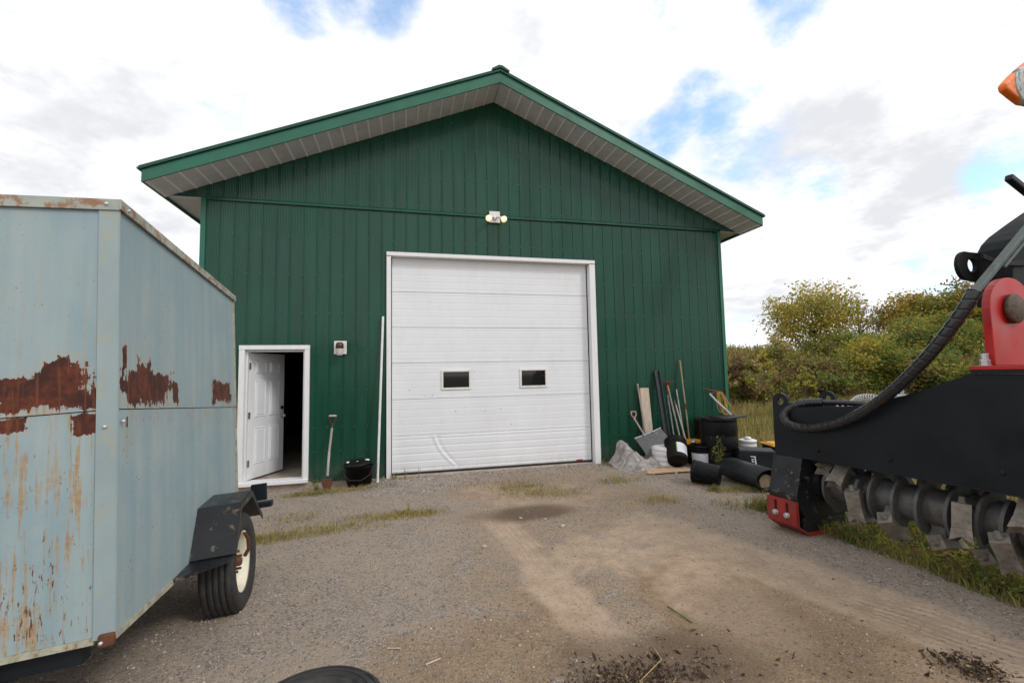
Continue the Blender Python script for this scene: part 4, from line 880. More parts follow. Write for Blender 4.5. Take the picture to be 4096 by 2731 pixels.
side_u = rust_paint('trailer_side_upper', 1, [patch_side(280, 842, 392, 930), patch_side(282, 785, 292, 850), patch_side(312, 822, 345, 930), patch_side(396, 872, 410, 932), patch_side(486, 870, 530, 928)], 1.3, .22, 1.9, 1.04)
side_l = rust_paint('trailer_side_lower', 1, [patch_side(291, 952, 296, 985)], 4.1, .30, .5, SEAM)
front_u = rust_paint('trailer_front_upper', 0, [patch_front(-60, 868, 226, 942), patch_front(95, 826, 195, 940), patch_front(195, 828, 204, 842)], 7.9, .25, 2.1, 1.04)
front_l = rust_paint('trailer_front_lower', 0, [patch_front(-20, 962, 62, 994), patch_front(158, 952, 228, 1000)], 2.6, 1.35, 1.15, SEAM)
trim_m = rust_paint('trailer_trim', 1, [(.1, 2.12, .25, .02), (1.2, 2.12, .5, .018)], 5.5, .15, .4, 5)
edge_m = mat('rusty_edge', (.36, .36, .28), .7, var=.2, scale=12, col2=(.24, .10, .03), dirt=.85, thr=(.50, .66), bump=.001)
rail_m = mat('trailer_rail', (.33, .36, .32), .6, var=.12, scale=7, col2=(.27, .11, .035), dirt=.85, thr=(.47, .62))
post_m = mat('corner_post_paint', (.275, .345, .36), .5, var=.08, scale=3, col2=(.38, .355, .22), dirt=.75, thr=(.52, .66), stretch=(1, 1, .6))
MB().boxb((-.02, .003, SEAM + .003), (0, LEN - .015, H)).build('side_panel', side_u, trl)
MB().boxb((-.021, .003, .0), (-.003, LEN - .015, SEAM - .002)).build('side_panel', side_l, trl)
MB().boxb((-WID, .0, SEAM + .003), (-.072, .02, H)).build('front_panel', front_u, trl)
MB().boxb((-WID, .003, .0), (-.072, .021, SEAM - .002)).build('front_panel', front_l, trl)
MB().prism([(-.075, -.008), (.004, -.008), (.008, .0), (.008, .010), (.0, .010), (.0, .0), (-.075, .0)], lambda x, y: (x, y, -.012), (0, 0, H + .012)).build('corner_post', post_m, trl)
MB().prism([(-.002, LEN - .03), (.008, LEN - .03), (.008, LEN), (-.02, LEN)], lambda x, y: (x, y, 0), (0, 0, H)).build('rear_post', edge_m, trl)
MB().boxb((-WID - .01, -.016, H - .035), (.012, -.0085, H + .022)).build('top_rail', rail_m, trl)
MB().boxb((.009, -.016, H - .03), (.02, LEN + .01, H + .022)).build('top_rail', rail_m, trl)
MB().boxb((-WID, -.010, H + .0), (.008, LEN, H + .02)).build('roof', MT['rust'], trl)
MB().boxb((-WID - .02, .003, 0), (-WID, LEN, H)).build('side_panel', post_m, trl)
MB().boxb((-WID, LEN - .02, 0), (-.021, LEN, H)).build('rear_panel', post_m, trl)
MB().boxb((-WID, .03, -.012), (-.022, LEN - .03, .02)).build('floor_deck', MT['black_paint'], trl)
lip = MB(); lip.boxb((-.03, .011, -.03), (.004, LEN, -.001)); lip.build('bottom_rail', edge_m, trl); lip = MB(); lip.boxb((-WID, -.003, -.03), (-.075, .026, -.001)); lip.build('bottom_rail', edge_m, trl)
ch = MB(); ch.boxb((-.45, .06, -.13), (-.38, LEN, -.031)); ch.boxb((-1.6, .06, -.13), (-1.53, LEN, -.031)); ch.boxb((-WID + .1, .05, -.12), (-.14, .12, -.031)); ch.boxb((-WID, 1.28, -.17), (.10, 1.38, -.08)); ch.build('chassis', MT['black_paint'], trl)
db = MB(); db.bar((-.40, .3, -.10), (-.93, -1.25, -.10), .07, .1); db.bar((-1.6, .3, -.10), (-1.07, -1.25, -.10), .07, .1); db.boxb((-1.1, -1.5, -.14), (-.9, -1.2, -.05)); db.build('drawbar', MT['black_paint'], trl)
cb2 = MB(); cb2.boxb((-.052, -.026, -.045), (.010, -.0, .012)); cb2.build('corner_bracket', MT['rust'], trl, .008)
for p in ((.011, .045, SEAM - .06), (-.04, -.009, SEAM - .08), (-.04, -.018, H - .005), (.021, .06, H - .008), (-.035, -.032, -.02)):
    d = (1, 0, 0) if p[0] > 0 else (0, -1, 0); MB().lathe([(.009, -.004), (.009, .004), (.004, .008), (0, .008)], 8, p, d).build('bolt', MT['galv'], trl)
# fender: sloping faces around the wheel, a step plate in front
FX = .262
fp = [(.938, .016), (1.111, .318), (1.45, .345), (1.80, .08)]
fd = MB()
vs = [(x, y, z) for x in (.001, FX) for y, z in fp] + [(FX, fp[0][0] + .0, fp[0][1])]
n = 4; fd.add(vs, [(i, i + 1, n + i + 1, n + i) for i in range(3)])
o = fd.build('fender', MT['black_mud'], trl); md = o.modifiers.new('thick', 'SOLIDIFY'); md.thickness = .007; md.offset = 1
fs = MB(); fs.prism([(.938, .016), (1.111, .318), (1.45, .345), (1.80, .08), (1.795, .045), (1.44, .30), (1.12, .275), (.955, .0)], lambda y, z: (FX, y, z), (.007, 0, 0)); fs.build('fender_lip', MT['black_mud'], trl)
MB().prism([(.68, 0.0), (.001 + .68, .0)], lambda y, z: (0, y, z), (0, 0, 0)) if False else None
st_ = MB(); st_.add([(.001, .66, .0), (.001, .95, .012), (FX, .95, .012), (.235, .86, .006), (.001, .66, -.02), (.001, .95, -.01), (FX, .95, -.01), (.235, .86, -.014)], [(0, 1, 2, 3), (7, 6, 5, 4), (0, 3, 7, 4), (3, 2, 6, 7), (2, 1, 5, 6)]); st_.build('step_plate', MT['black_mud'], trl)
wh = MB(); yc, zc, xo, xi_, rt = 1.345, -.148, .238, .015, .348
prof = [(.21, xi_ + .03), (.26, xi_ + .008), (.31, xi_), (.335, xi_ + .012)]
for i in range(5):
    xa = xi_ + .02 + i * (xo - xi_ - .04) / 5; xb = xi_ + .02 + (i + 1) * (xo - xi_ - .04) / 5; prof += [(rt, xa + .004), (rt + .001, xb - .006), (rt - .010, xb - .004), (rt - .010, xb + .0)]
prof += [(rt - .012, xo - .012), (.315, xo), (.27, xo - .004), (.235, xo - .012), (.215, xo - .03), (.205, xo - .05)]
wh.lathe(prof, 48, (0, yc, zc), (1, 0, 0)); wheel = wh.build('wheel', MT['rubber'], trl)
rm = MB(); rm.lathe([(.212, xo - .028), (.218, xo - .022), (.205, xo - .03), (.195, xo - .06), (.185, xo - .10), (.12, xo - .10), (.10, xo - .085), (.06, xo - .08), (0, xo - .08)], 36, (0, yc, zc), (1, 0, 0)); rm.build('rim', MT['cream'], wheel)
MB().lathe([(.032, xo - .08), (.032, xo - .04), (.022, xo - .03), (0, xo - .03)], 18, (0, yc, zc), (1, 0, 0)).build('hub', MT['rust'], wheel)
for k in range(5):
    a_ = 2 * math.pi * k / 5 + .3; MB().cyl((xo - .08, yc + .075 * math.cos(a_), zc + .075 * math.sin(a_)), (xo - .045, yc + .075 * math.cos(a_), zc + .075 * math.sin(a_)), .011, n=6).build('lug_nut', MT['rust'], wheel)
MB().tube([(xo - .02, yc + .06, zc + .19), (xo + .0, yc + .07, zc + .14), (xo - .0, yc + .085, zc + .06), (xo - .03, yc + .09, zc + .01)], .014, 8).build('rusty_clip', MT['rust'], wheel)
tbk = MB(); tbk.boxb((.18, LEN - .33, .20), (.30, LEN - .29, .34)); tbk.boxb((.17, LEN - .35, .14), (.34, LEN - .26, .185)); tbk.boxb((-.02, LEN - .33, .22), (.18, LEN - .295, .29)); tbk.build('lamp_bracket', MT['black_paint'], trl, .004)
# loose tyre at the bottom of the picture
ty = thing('old_tyre', 'worn black tyre lying flat on the gravel at the bottom edge', 'tyre', (2.10, -5.42, -.075))
MB().lathe([(.20, .03), (.205, .0), (.25, -.01), (.32, .0), (.345, .03), (.35, .08), (.348, .13), (.325, .175), (.27, .195), (.225, .185), (.205, .165), (.20, .15), (.215, .12), (.24, .1), (.215, .06), (.20, .03)], 48).build('tyre_carcass', MT['rubber'], ty)
gr = MB()
for rr, zz_ in ((.262, .1955), (.300, .187), (.232, .1895)): gr.lathe([(rr, zz_ - .004), (rr, zz_ + .003), (rr + .008, zz_ + .002), (rr + .008, zz_ - .005)], 48)
gr.build('sidewall_rib', MT['rubber'], ty)

# ------------------------------------------------------------------ mulcher head and the arm that carries it
HO = (6.4, -3.5, 0.0); HA = RAD(5)
mh = thing('mulcher_head', 'black and red mulcher head with a toothed drum lying on the grass edge', 'mulcher', HO, None, (0, 0, HA))
_hc, _hs = math.cos(HA), math.sin(HA); HF = np.array([[_hc, _hs, 0], [-_hs, _hc, 0], [0, 0, 1.]])
def hloc(px, py, ax, val):
    d = HF @ ray(px, py); c = HF @ (CAM - np.array(HO)); return c + d * ((val - c[ax]) / d[ax])
NE = -3.25                                             # near end of the head (beyond the frame)
outer = [(-.14, .69), (-.145, 1.20)] + [(-.24 + .088 * math.cos(RAD(a_)), 1.262 + .088 * math.sin(RAD(a_))) for a_ in range(170, 0, -17)] + [(-.335, 1.215), (-.36, 1.205), (-1.06, 1.265), (-1.40, 1.375), (-1.83, 1.546), (-2.75, 1.546), (NE, 1.28), (NE, .76), (-2.04, .714), (-.53, .70)]
outer = [(-.14, .69), (-.145, 1.255)] + [(-.238 + .088 * math.cos(RAD(a_)), 1.262 + .088 * math.sin(RAD(a_))) for a_ in range(0, 181, 18)] + outer[13:]
hole = circ(-.24, 1.265, .038, 18)
plate(outer, [hole], lambda y, z: (0, y, z), (.030, 0, 0)).build('front_plate', MT['black_paint'], mh)
plate([(y, z) for y, z in outer], [hole], lambda y, z: (.70, y, z), (.030, 0, 0)).build('rear_plate', MT['black_paint'], mh)
tp = MB()
tpl = [(-.16, 1.165), (-1.06, 1.225), (-1.40, 1.335), (-1.83, 1.506), (-2.75, 1.506), (NE + .02, 1.24)]
tp.prism(tpl + [(y, z - .02) for y, z in tpl[::-1]], lambda y, z: (.032, y, z), (.666, 0, 0)); tp.build('top_deck', MT['black_paint'], mh)
MB().boxb((.032, NE + .01, .80), (.698, -.16, .82)).build('drum_cover', MT['black_paint'], mh)
MB().boxb((.032, -.17, .70), (.698, -.142, 1.16)).build('end_plate', MT['black_paint'], mh)
# far skid shoe with its red wear plate
def skid(y0, y1):
    MB().prism([(.0, .695), (.0, .69), (-.095, .33), (-.095, .255), (.0, .10), (.74, .10), (.74, .69), (.02, .69)], lambda x, z: (x, y0, z), (0, y1 - y0, 0)).build('skid_box', MT['black_mud'], mh, .006)
    MB().prism([(-.112, .27), (-.112, .02), (.03, -.075), (.72, -.078), (.72, -.055), (.035, -.052), (-.097, .03), (-.097, .27)], lambda x, z: (x, y0 - .012, z), (0, y1 - y0 + .024, 0)).build('skid_shoe', MT['worn_red'], mh)
    pl = plate([(y0 - .004, .035), (y1 + .004, .035), (y1 + .004, .25), (y1 - .012, .272), (y0 + .012, .272), (y0 - .004, .25)],
               [[(yc_ - .017, .125), (yc_ + .017, .125), (yc_ + .017, .235), (yc_, .248), (yc_ - .017, .235)] for yc_ in (y0 + (y1 - y0) * .3, y0 + (y1 - y0) * .70)], lambda y, z: (-.1135, y, z), (-.012, 0, 0))
    w = pl.build('wear_plate', MT['worn_red'], mh)
    for yc_ in (y0 + (y1 - y0) * .3, y0 + (y1 - y0) * .70):
        MB().boxb((-.1128, yc_ - .018, .12), (-.1124, yc_ + .018, .25)).build('slot_back', MT['black_seal'], w)
        MB().lathe([(.030, 0), (.030, .006), (.026, .008), (.026, .028), (.02, .032), (0, .032)], 6, (-.1255, yc_, .118), (-1, 0, 0), False).build('bolt', MT['galv'], w)
    MB().boxb((.0, y0 + .03, -.05), (.60, y1 - .03, .10)).build('skid_core', MT['black_mud'], mh)
skid(-.445, -.12); skid(NE, NE + .33)
MB().cyl((.33, -.44, .43), (.33, -.50, .43), .20, n=28).build('bearing_housing', MT['black_mud'], mh)
AX, AZ, RTUBE = .33, .43, .155
MB().cyl((AX, -.50, AZ), (AX, NE + .34, AZ), RTUBE, n=36).build('drum_tube', MT['drum'], mh)
def ring_mesh(a0, a1, ro, ri, th):
    mb = MB(); n = 26; vs = []
    for i in range(n + 1):
        a_ = RAD(a0 + (a1 - a0) * i / n); tap = min(1, i / 2.5 + .3, (n - i) / 2.5 + .3); rr = ri + (ro - ri) * tap
        for r_, s in ((ri, -1), (rr, -1), (rr, 1), (ri, 1)): vs.append((r_ * math.cos(a_), s * th / 2 + .035 * (i / n - .5), r_ * math.sin(a_)))
    fs = [(i * 4 + k, i * 4 + (k + 1) % 4, i * 4 + 4 + (k + 1) % 4, i * 4 + 4 + k) for i in range(n) for k in range(4)] + [(0, 1, 2, 3), (n * 4 + 3, n * 4 + 2, n * 4 + 1, n * 4)]
    return mb.add(vs, fs)
ringo = ring_mesh(95, 275, .235, RTUBE - .01, .024).build('guide_ring', MT['drum'], mh)
rings = [(-.585, 12), (-.86, -35), (-.98, -8), (-1.16, 0), (-1.34, 10), (-1.555, 22), (-1.74, 38), (-1.86, -10), (-2.02, 5), (-2.25, 20), (-2.5, -15), (-2.7, 8)]
for i, (y, ro) in enumerate(rings):
    o = ringo if i == 0 else copy(ringo, mh); o.location = (AX, y, AZ); o.rotation_euler = (0, RAD(ro), RAD(random.uniform(-3, 3)))
    c = copy(ringo, mh, (AX, y - .12, AZ)); c.rotation_euler = (0, RAD(ro + 180), 0)
# a tooth: a block on the drum whose flared tip ends in a W; local x outward, y along the drum, z against the cut
def tooth_mesh():
    mb = MB(); w = .054; c0 = .262; top = .105; mid = -.075; a_ = RAD(24); ca_, sa_ = math.cos(a_), math.sin(a_)
    def P3(x, y, z): return (c0 + x * ca_ - y * sa_, x * sa_ + y * ca_, z)
    sq = [(-1, -1), (1, -1), (1, 1), (-1, 1)]
    vs = [P3(x * w, y * w, top) for x, y in sq] + [P3(x * w, y * w, mid) for x, y in sq]
    mb.add(vs, [(0, 1, 2, 3)] + [(i, (i + 1) % 4, (i + 1) % 4 + 4, i + 4) for i in range(4)])
    ringv = []
    for i in range(4):
        (x0, y0), (x1, y1) = sq[i], sq[(i + 1) % 4]; ringv += [(x0, y0), ((x0 + x1) / 2, (y0 + y1) / 2)]
    n = 8; up = [P3(x * w * 1.02, y * w * 1.02, mid - .002) for x, y in ringv]
    lo = [P3(x * w * (1.22 if k % 2 == 0 else 1.06), y * w * (1.22 if k % 2 == 0 else 1.06), -.172 if k % 2 == 0 else -.135) for k, (x, y) in enumerate(ringv)]
    mb.add(up + lo + [P3(0, 0, -.11)], [tuple(range(8))] + [(i, (i + 1) % n, (i + 1) % n + n, i + n) for i in range(n)] + [(n + i, n + (i + 1) % n, 16) for i in range(n)])
    return mb
t0 = tooth_mesh().build('cutter_tooth', MT['tooth'], mh)
bo0 = MB().lathe([(.020, 0), (.026, .0), (.026, .008), (.019, .010), (.019, .045), (.015, .047), (.013, .036), (0, .036)], 14, (.262, 0, .1065)).build('tooth_bolt', MT['tooth'], t0)
lug0 = MB().prism([(.135, .08), (.215, .07), (.215, -.08), (.135, -.085)], lambda x, z: (x, -.045, z), (0, .09, 0)).build('tooth_holder', MT['drum'], t0)
TEETH = [(-.60, 62), (-.735, 42), (-.885, -12), (-.76, -88), (-1.125, -48), (-1.42, -84), (-1.665, 8), (-1.69, -95), (-1.875, -30), (-2.0, 38), (-2.18, -60), (-2.35, 0), (-2.55, -40), (-2.75, 25),
         (-.8, 150), (-1.05, 200), (-1.3, 110), (-1.55, 165), (-1.8, 230), (-2.1, 130), (-2.4, 190), (-2.65, 240)]
for i, (y, phi) in enumerate(TEETH):
    if i == 0: o = t0
    else: o = copy(t0, mh); copy(bo0, o); copy(lug0, o)
    o.location = (AX, y, AZ); o.rotation_euler = Matrix.Rotation(RAD(phi), 3, 'Y').to_euler()
    # local +x must point outward on the near (-x) side
    o.rotation_euler = (Matrix.Rotation(RAD(phi), 3, 'Y') @ Matrix.Rotation(math.pi, 3, 'Z')).to_euler()
# red bracket: flange, ear plates, pin
flg = MB(); flg.boxb((-.03, -2.62, 1.578), (.80, -1.835, 1.606)); flg.build('bracket_flange', MT['red_paint'], mh, .004)
MB().boxb((-.025, -2.61, 1.549), (.79, -1.84, 1.577)).build('seat_plate', MT['black_paint'], mh, .003)
for yb, nm in ((-1.90, 'bracket_ear'), (-2.45, 'bracket_ear')):
    pc = (.435, 2.03); rr = .262
    pts = [(.10, 1.607), (.135, 2.03)] + [(pc[0] + rr * math.cos(RAD(a_)), pc[1] + rr * math.sin(RAD(a_))) for a_ in range(180, -1, -12)] + [(.70, 1.607)]
    pts = [(.155, 1.607)] + [(pc[0] + (rr + .02) * math.cos(RAD(a_)), pc[1] + (rr - .02) * math.sin(RAD(a_))) for a_ in range(180, -1, -12)] + [(.70, 1.607)]
    MB().prism(pts, lambda x, z: (x, yb, z), (0, .05, 0)).build(nm, MT['red_paint'], mh, .004)
wb = MB()
for (ya, za), (yb2, zb2) in (((-.15, .688), (-.53, .698)), ((-.53, .698), (-2.04, .712)), ((-2.04, .712), (NE, .756))):
    pts = [Vector((-.001, ya + (yb2 - ya) * i / 40, za + (zb2 - za) * i / 40 + .004 + .0015 * math.sin(i * 2.1))) for i in range(41)]; wb.tube(pts, .005, 6)
wb.build('weld_bead', MT['black_paint'], mh)
for yq, zq in ((-.62, .80), (-1.25, .83), (-1.95, .86), (-2.6, .88)): MB().lathe([(.020, -.001), (.020, .003), (.016, .004), (.016, .014), (.01, .017), (0, .017)], 6, (0, yq, zq), (-1, 0, 0), False).build('plate_bolt', MT['black_paint'], mh)
MB().lathe([(.085, -.06), (.085, .006), (.112, .007), (.112, .03), (.105, .036), (0, .037)], 30, (.415, -1.90 + .0, 2.03), (0, -1, 0)).build('bracket_pin', MT['pin'], mh)
mh_pin = [o for o in mh.children if o.name.startswith('bracket_pin')][0]; mh_pin.location = (0, 0, 0)
for x in (.105, .62):
    for y in (-1.865, -2.55):
        MB().lathe([(.033, 0), (.033, .006), (.030, .0062), (.030, .040), (.024, .044), (.022, .044), (.022, .085), (.019, .088), (0, .088)], 6, (x, y, 1.607), (0, 0, 1), False).build('bracket_nut', MT['galv'], mh)
        MB().lathe([(.030, 0), (.030, .03), (.02, .034), (0, .034)], 6, (x, y, 1.5485), (0, 0, -1), False).build('bracket_bolt', MT['galv'], mh)
# hydraulic hose: comes down from the arm, loops over the hood
HP = [(2239, 668, -.02), (2222, 698, -.05), (2195, 738, -.07), (2150, 796, -.09), (2105, 845, -.10), (2055, 893, -.10), (2003, 933, -.09), (1950, 962, -.08), (1900, 978, -.07), (1850, 983, -.06), (1815, 974, -.05), (1801, 955, -.03), (1815, 937, .02), (1850, 926, .09), (1890, 924, .16)]
hp = [Vector(hloc(x, y, 0, lx)) for x, y, lx in HP]
sp2 = spline(hp, 620)
def wrapr(Ln, th):
    ph = (Ln / .072 - th / (2 * math.pi)) % 1.0
    return .0425 + .0028 * ph - .0045 * math.exp(-(min(ph, 1 - ph) / .06) ** 2)
MB().tube(sp2, .042, 20, True, True, wrapr).build('wrapped_hose', MT['hose'], mh)
tail = [hp[-1], Vector(hloc(1940, 925, 0, .22)), Vector(hloc(1995, 929, 0, .28)), Vector((.30, -1.05, 1.24)), Vector((.33, -1.3, 1.30))]
MB().tube(spline(tail, 40), .026, 12).build('bare_hose', MT['hose'], mh)
hx = spline([Vector((.50, -.62, 1.235)), Vector((.48, -.72, 1.30)), Vector((.46, -.86, 1.315)), Vector((.44, -1.0, 1.28))], 260)
cw = []
for i, p in enumerate(hx): th = i / 260 * 2 * math.pi * 17; cw.append(p + Vector((math.cos(th) * .03, 0, math.sin(th) * .03)))
MB().tube(cw, .005, 5).build('hose_spring', MT['white_plastic'], mh)
dk = MB(); dk.boxb((.45, -1.32, 1.225), (.69, -.98, 1.345)); dk.build('valve_block', MT['alum'], mh, .008)
for yb in (-1.03, -1.25): MB().cyl((.60, yb, 1.346), (.60, yb, 1.385), .016, n=6).build('valve_bolt', MT['galv'], mh)
for i in range(6): MB().prism([(0, 0), (.045, 0), (.0, .035)], lambda y, z: (.60, -.40 - i * .06 - y, 1.175 + z), (.02, 0, 0)).build('grip_tooth', MT['alum'], mh)

ex = thing('excavator_arm', 'black and orange excavator arm end with coupler pinned to the red bracket', 'excavator arm', HO, None, (0, 0, HA))
YF, YN = -1.56, -1.80                                  # the coupler sits behind the visible ear
def pl2(px, py, y): v = hloc(px, py, 1, y); return (v[0], v[2])
sil = [(2243, 706), (2237, 660), (2236, 645), (2240, 600), (2242, 582), (2252, 563), (2268, 546), (2310, 515), (2352, 486)]
poly = [pl2(*p, YF) for p in sil]; poly += [(poly[-1][0] + .35, poly[-1][1] + .08), (poly[-1][0] + .75, poly[-1][1] - .30), (poly[-1][0] + .55, 2.20), (poly[0][0] + .55, poly[0][1] - .02), (poly[0][0] + .10, poly[0][1] - .01)]
MB().prism(poly, lambda x, z: (x, YF, z), (0, YN - YF, 0)).build('coupler_body', MT['black_cast'], ex, .012, 3)
rbs = [pl2(2250, 583, YN), pl2(2290, 600, YN), pl2(2352, 601, YN), pl2(2352, 612, YN), pl2(2290, 612, YN), pl2(2252, 596, YN)]
MB().prism(rbs, lambda x, z: (x, YN - .001, z), (0, -.02, 0)).build('coupler_rib', MT['black_cast'], ex, .006)
lc = pl2(2211, 612, YF); lr = abs(pl2(2190, 612, YF)[0] - lc[0]); hc = pl2(2223, 611, YF); hr = lr * .47
ear_o = [(lc[0] + lr * math.cos(RAD(a_)), lc[1] + lr * math.sin(RAD(a_))) for a_ in range(80, 281, 12)] + [pl2(2236, 648, YF), pl2(2262, 640, YF), pl2(2262, 585, YF), pl2(2241, 583, YF)]
plate(ear_o, [[(hc[0] + hr * math.cos(RAD(a_)), hc[1] + hr * math.sin(RAD(a_))) for a_ in range(0, 360, 20)]], lambda x, z: (x, YF, z), (0, -.03, 0)).build('lifting_lug', MT['black_cast'], ex, .006)
p0 = Vector(hloc(2239, 669, 1, -1.885)); p1 = Vector(hloc(2352, 533, 1, -1.885)); dd = p1 - p0
MB().bar(p0 - dd * .05, p0 + dd * 2.1, .036, .055, (0, 1, 0)).build('hose_tube', MT['hosebar'], ex, .006)
MB().bar(p0 + dd * .45 + Vector((0, -.03, -.035)), p0 + dd * 2.1 + Vector((0, -.03, -.035)), .02, .02, (0, 1, 0)).build('hose_tube', MT['hosebar'], ex, .003)
q0 = Vector(hloc(2316, 407, 1, -1.9)); q1 = Vector(hloc(2352, 436, 1, -1.9)); dq = (q1 - q0).normalized()
MB().bar(q0, q0 + dq * .75, .05, .05, (0, 1, 0)).build('guard_bar', MT['black_paint'], ex, .01)
W_ = lambda px, py, y=-1.84: (lambda v: (v[0], v[2]))(hloc(px, py, 1, y))
ol = [W_(2352, 141), W_(2330, 158), W_(2306, 180), W_(2288, 200), W_(2291, 214), W_(2312, 231), W_(2331, 245), W_(2352, 248)]
far_t = (ol[0][0] + 1.2, ol[0][1] + .55); far_b = (ol[-1][0] + 1.3, ol[-1][1] + .35)
MB().prism([far_t] + ol + [far_b], lambda x, z: (x, -1.9, z), (0, .06, 0)).build('orange_link', MT['orange'], ex, .02, 3)
ov = W_(2353, 196, -1.9); ovr = abs(W_(2326, 196, -1.9)[0] - ov[0])
MB().lathe([(ovr * .95, -.03), (ovr * .95, .004), (ovr * .88, .008), (0, .008)], 30, (ov[0] + .03, -1.9 + .0, ov[1]), (0, -1, 0)).build('link_pin', mat('worn_pin_face', (.36, .38, .37), .5, metal=.2, var=.2, scale=8, col2=(.08, .06, .05), dirt=.9, thr=(.5, .62)), ex)
for o in ex.children:
    if o.name.startswith('link_pin'): o.location = (0, 0, 0)
bt = W_(2345, 246); MB().boxb((bt[0] + .02, -1.885, bt[1] - .012), (bt[0] + .5, -1.85, bt[1] + .012)).build('link_underside', MT['black_paint'], ex, .01)
sk = MB(); sk.prism([(.55, 2.65), (1.05, 2.55), (3.2, 5.2), (2.6, 5.5)], lambda x, z: (x + 1.9, -1.80, z + .1), (0, .32, 0)); sk.build('stick', MT['orange'], ex, .02)

# ------------------------------------------------------------------ vegetation
def leaf_cards(cen, size, rs, up=.3, aspect=.6):
    n = len(cen); a = rs.normal(size=(n, 3)); a[:, 2] = a[:, 2] * .7; a /= np.linalg.norm(a, axis=1)[:, None]
    b = rs.normal(size=(n, 3)); b -= a * (a * b).sum(1)[:, None]; b /= np.linalg.norm(b, axis=1)[:, None]
    s = size[:, None]; v = np.stack([cen - a * s, cen + b * s * aspect, cen + a * s, cen - b * s * aspect], 1).reshape(-1, 3)
    return v, np.arange(4 * n).reshape(n, 4)
def tree(name, label, cat, px, py_top, py_base, width_px, depth, mats, weights, seed, leaves=6500, clumps=70, lsize=.11, group=None, sparse=False, shape=1.0, low=.25):
    rs = np.random.default_rng(seed); rr = random.Random(seed)
    top = at_d(px, py_top, depth); base = at_d(px, py_base, depth); x, y = top[0], top[1]
    zb = gzf(x, y) - .05; Ht = top[2] - zb; wd = width_px * 1.7415 / FPX * depth / 2
    t = thing(name, label, cat, (x, y, zb), group)
    tk = MB(); cc = []
    bend = rr.uniform(-.1, .1) * wd
    stem = [Vector((0, 0, 0)), Vector((bend * .5, 0, Ht * .3)), Vector((bend, .05, Ht * .6)), Vector((bend * .8, 0, Ht * .92))]
    r0 = max(.03, Ht * .022); tk.tube(stem, [r0, r0 * .75, r0 * .45, r0 * .12], 8)
    zl = Ht * low
    for i in range(clumps):
        for _ in range(40):
            u = rs.uniform(-1, 1, 3); rad = np.linalg.norm(u)
            if .25 < rad < 1: break
        p = Vector((u[0] * wd, u[1] * wd, (zl + Ht) / 2 + u[2] * (Ht - zl) / 2))
        if shape != 1.0: f = (p.z - zl) / (Ht - zl); sc_ = (1 - f) ** .5 * shape + .25; p.x *= sc_; p.y *= sc_
        p.x *= 1 + rr.uniform(-.12, .18); p.z = min(p.z * (1 + rr.uniform(-.08, .06)), Ht * 1.03)
        cc.append(p)
        if i % 2 == 0 or sparse:
            hgt = max(.12, min(.85, (p.z / Ht) * rr.uniform(.45, .75))); q = Vector((bend * hgt, 0, Ht * hgt))
            mid = q.lerp(p, .5) + Vector((rr.uniform(-.1, .1), rr.uniform(-.1, .1), .12)) * wd * .5
            tk.tube([q, mid, p, p + (p - mid) * .5], [r0 * .35, r0 * .22, r0 * .10, r0 * .03], 5, True, False)
            if sparse:
                for _ in range(5): e = p + Vector((rr.uniform(-.5, .5), rr.uniform(-.5, .5), rr.uniform(.0, .7))) * wd * .6; tk.tube([mid.lerp(p, rr.random()), e], [r0 * .08, r0 * .03], 4, True, False)
    tk.build('trunk', MT['bark'], t)
    per = int(leaves * 1.5) // clumps; C = []; Mi = []
    for ci, p in enumerate(cc):
        sg = wd * rr.uniform(.12, .22); c = np.clip(rs.normal(size=(per, 3)), -1.75, 1.75) * np.array([sg, sg, sg * .7]) + np.array(p); C.append(c)
        k = rr.choices(range(len(mats)), weights)[0]; mi = np.full(per, k); sw = rs.random(per) < .3; mi[sw] = rs.choice(len(mats), sw.sum(), p=np.array(weights) / sum(weights)); Mi.append(mi)
    C = np.concatenate(C); Mi = np.concatenate(Mi); keep = C[:, 2] > .05; C, Mi = C[keep], Mi[keep]
    v, q = leaf_cards(C, lsize * .86 * rs.uniform(.55, 1.25, len(C)), rs)
    np_mesh('crown', v, q, [MT[m] for m in mats], Mi, t)
    return t
GT = 'trees on the grassy bank'
tree('tree', 'tallest yellow-green tree on the bank right of the shed', 'tree', 1862, 652, 800, 190, 27, ['lf_yellow', 'lf_olive', 'lf_bright'], [6, 3, 1.2], 11, 7500, 62, .10, GT, low=.10)
tree('bare_tree', 'nearly leafless grey tree between the yellow-green tree and the orange-tinged one', 'tree', 1968, 684, 800, 100, 28, ['lf_mauve', 'lf_brown'], [3, 2], 12, 700, 40, .07, GT, sparse=True)
tree('tree', 'orange-tinged olive tree behind the upper hose', 'tree', 2090, 682, 800, 165, 27, ['lf_orange', 'lf_olive', 'lf_yellow'], [3, 4, 2], 13, 8000, 85, .10, GT, low=.10)
tree('tree', 'mixed olive and yellow tree beside the red bracket', 'tree', 2195, 668, 800, 180, 25, ['lf_olive', 'lf_green', 'lf_orange', 'lf_yellow'], [4, 1.5, 1.5, 2.5], 14, 8000, 80, .10, GT, low=.1)
tree('tree', 'bushy olive tree low behind the red bracket and arm', 'tree', 2290, 640, 800, 200, 24, ['lf_dark', 'lf_olive', 'lf_orange', 'lf_yellow'], [1.5, 4, 2, 2], 15, 8000, 80, .10, GT, low=.1)
tree('tree', 'greener low tree filling the gap between the orange-tinged tree and the tree beside the bracket', 'tree', 2135, 730, 850, 170, 23, ['lf_green', 'lf_olive', 'lf_yellow'], [2.5, 3, 1], 16, 7000, 70, .09, GT, low=.03)
GB = 'bushes on the slope of the bank'
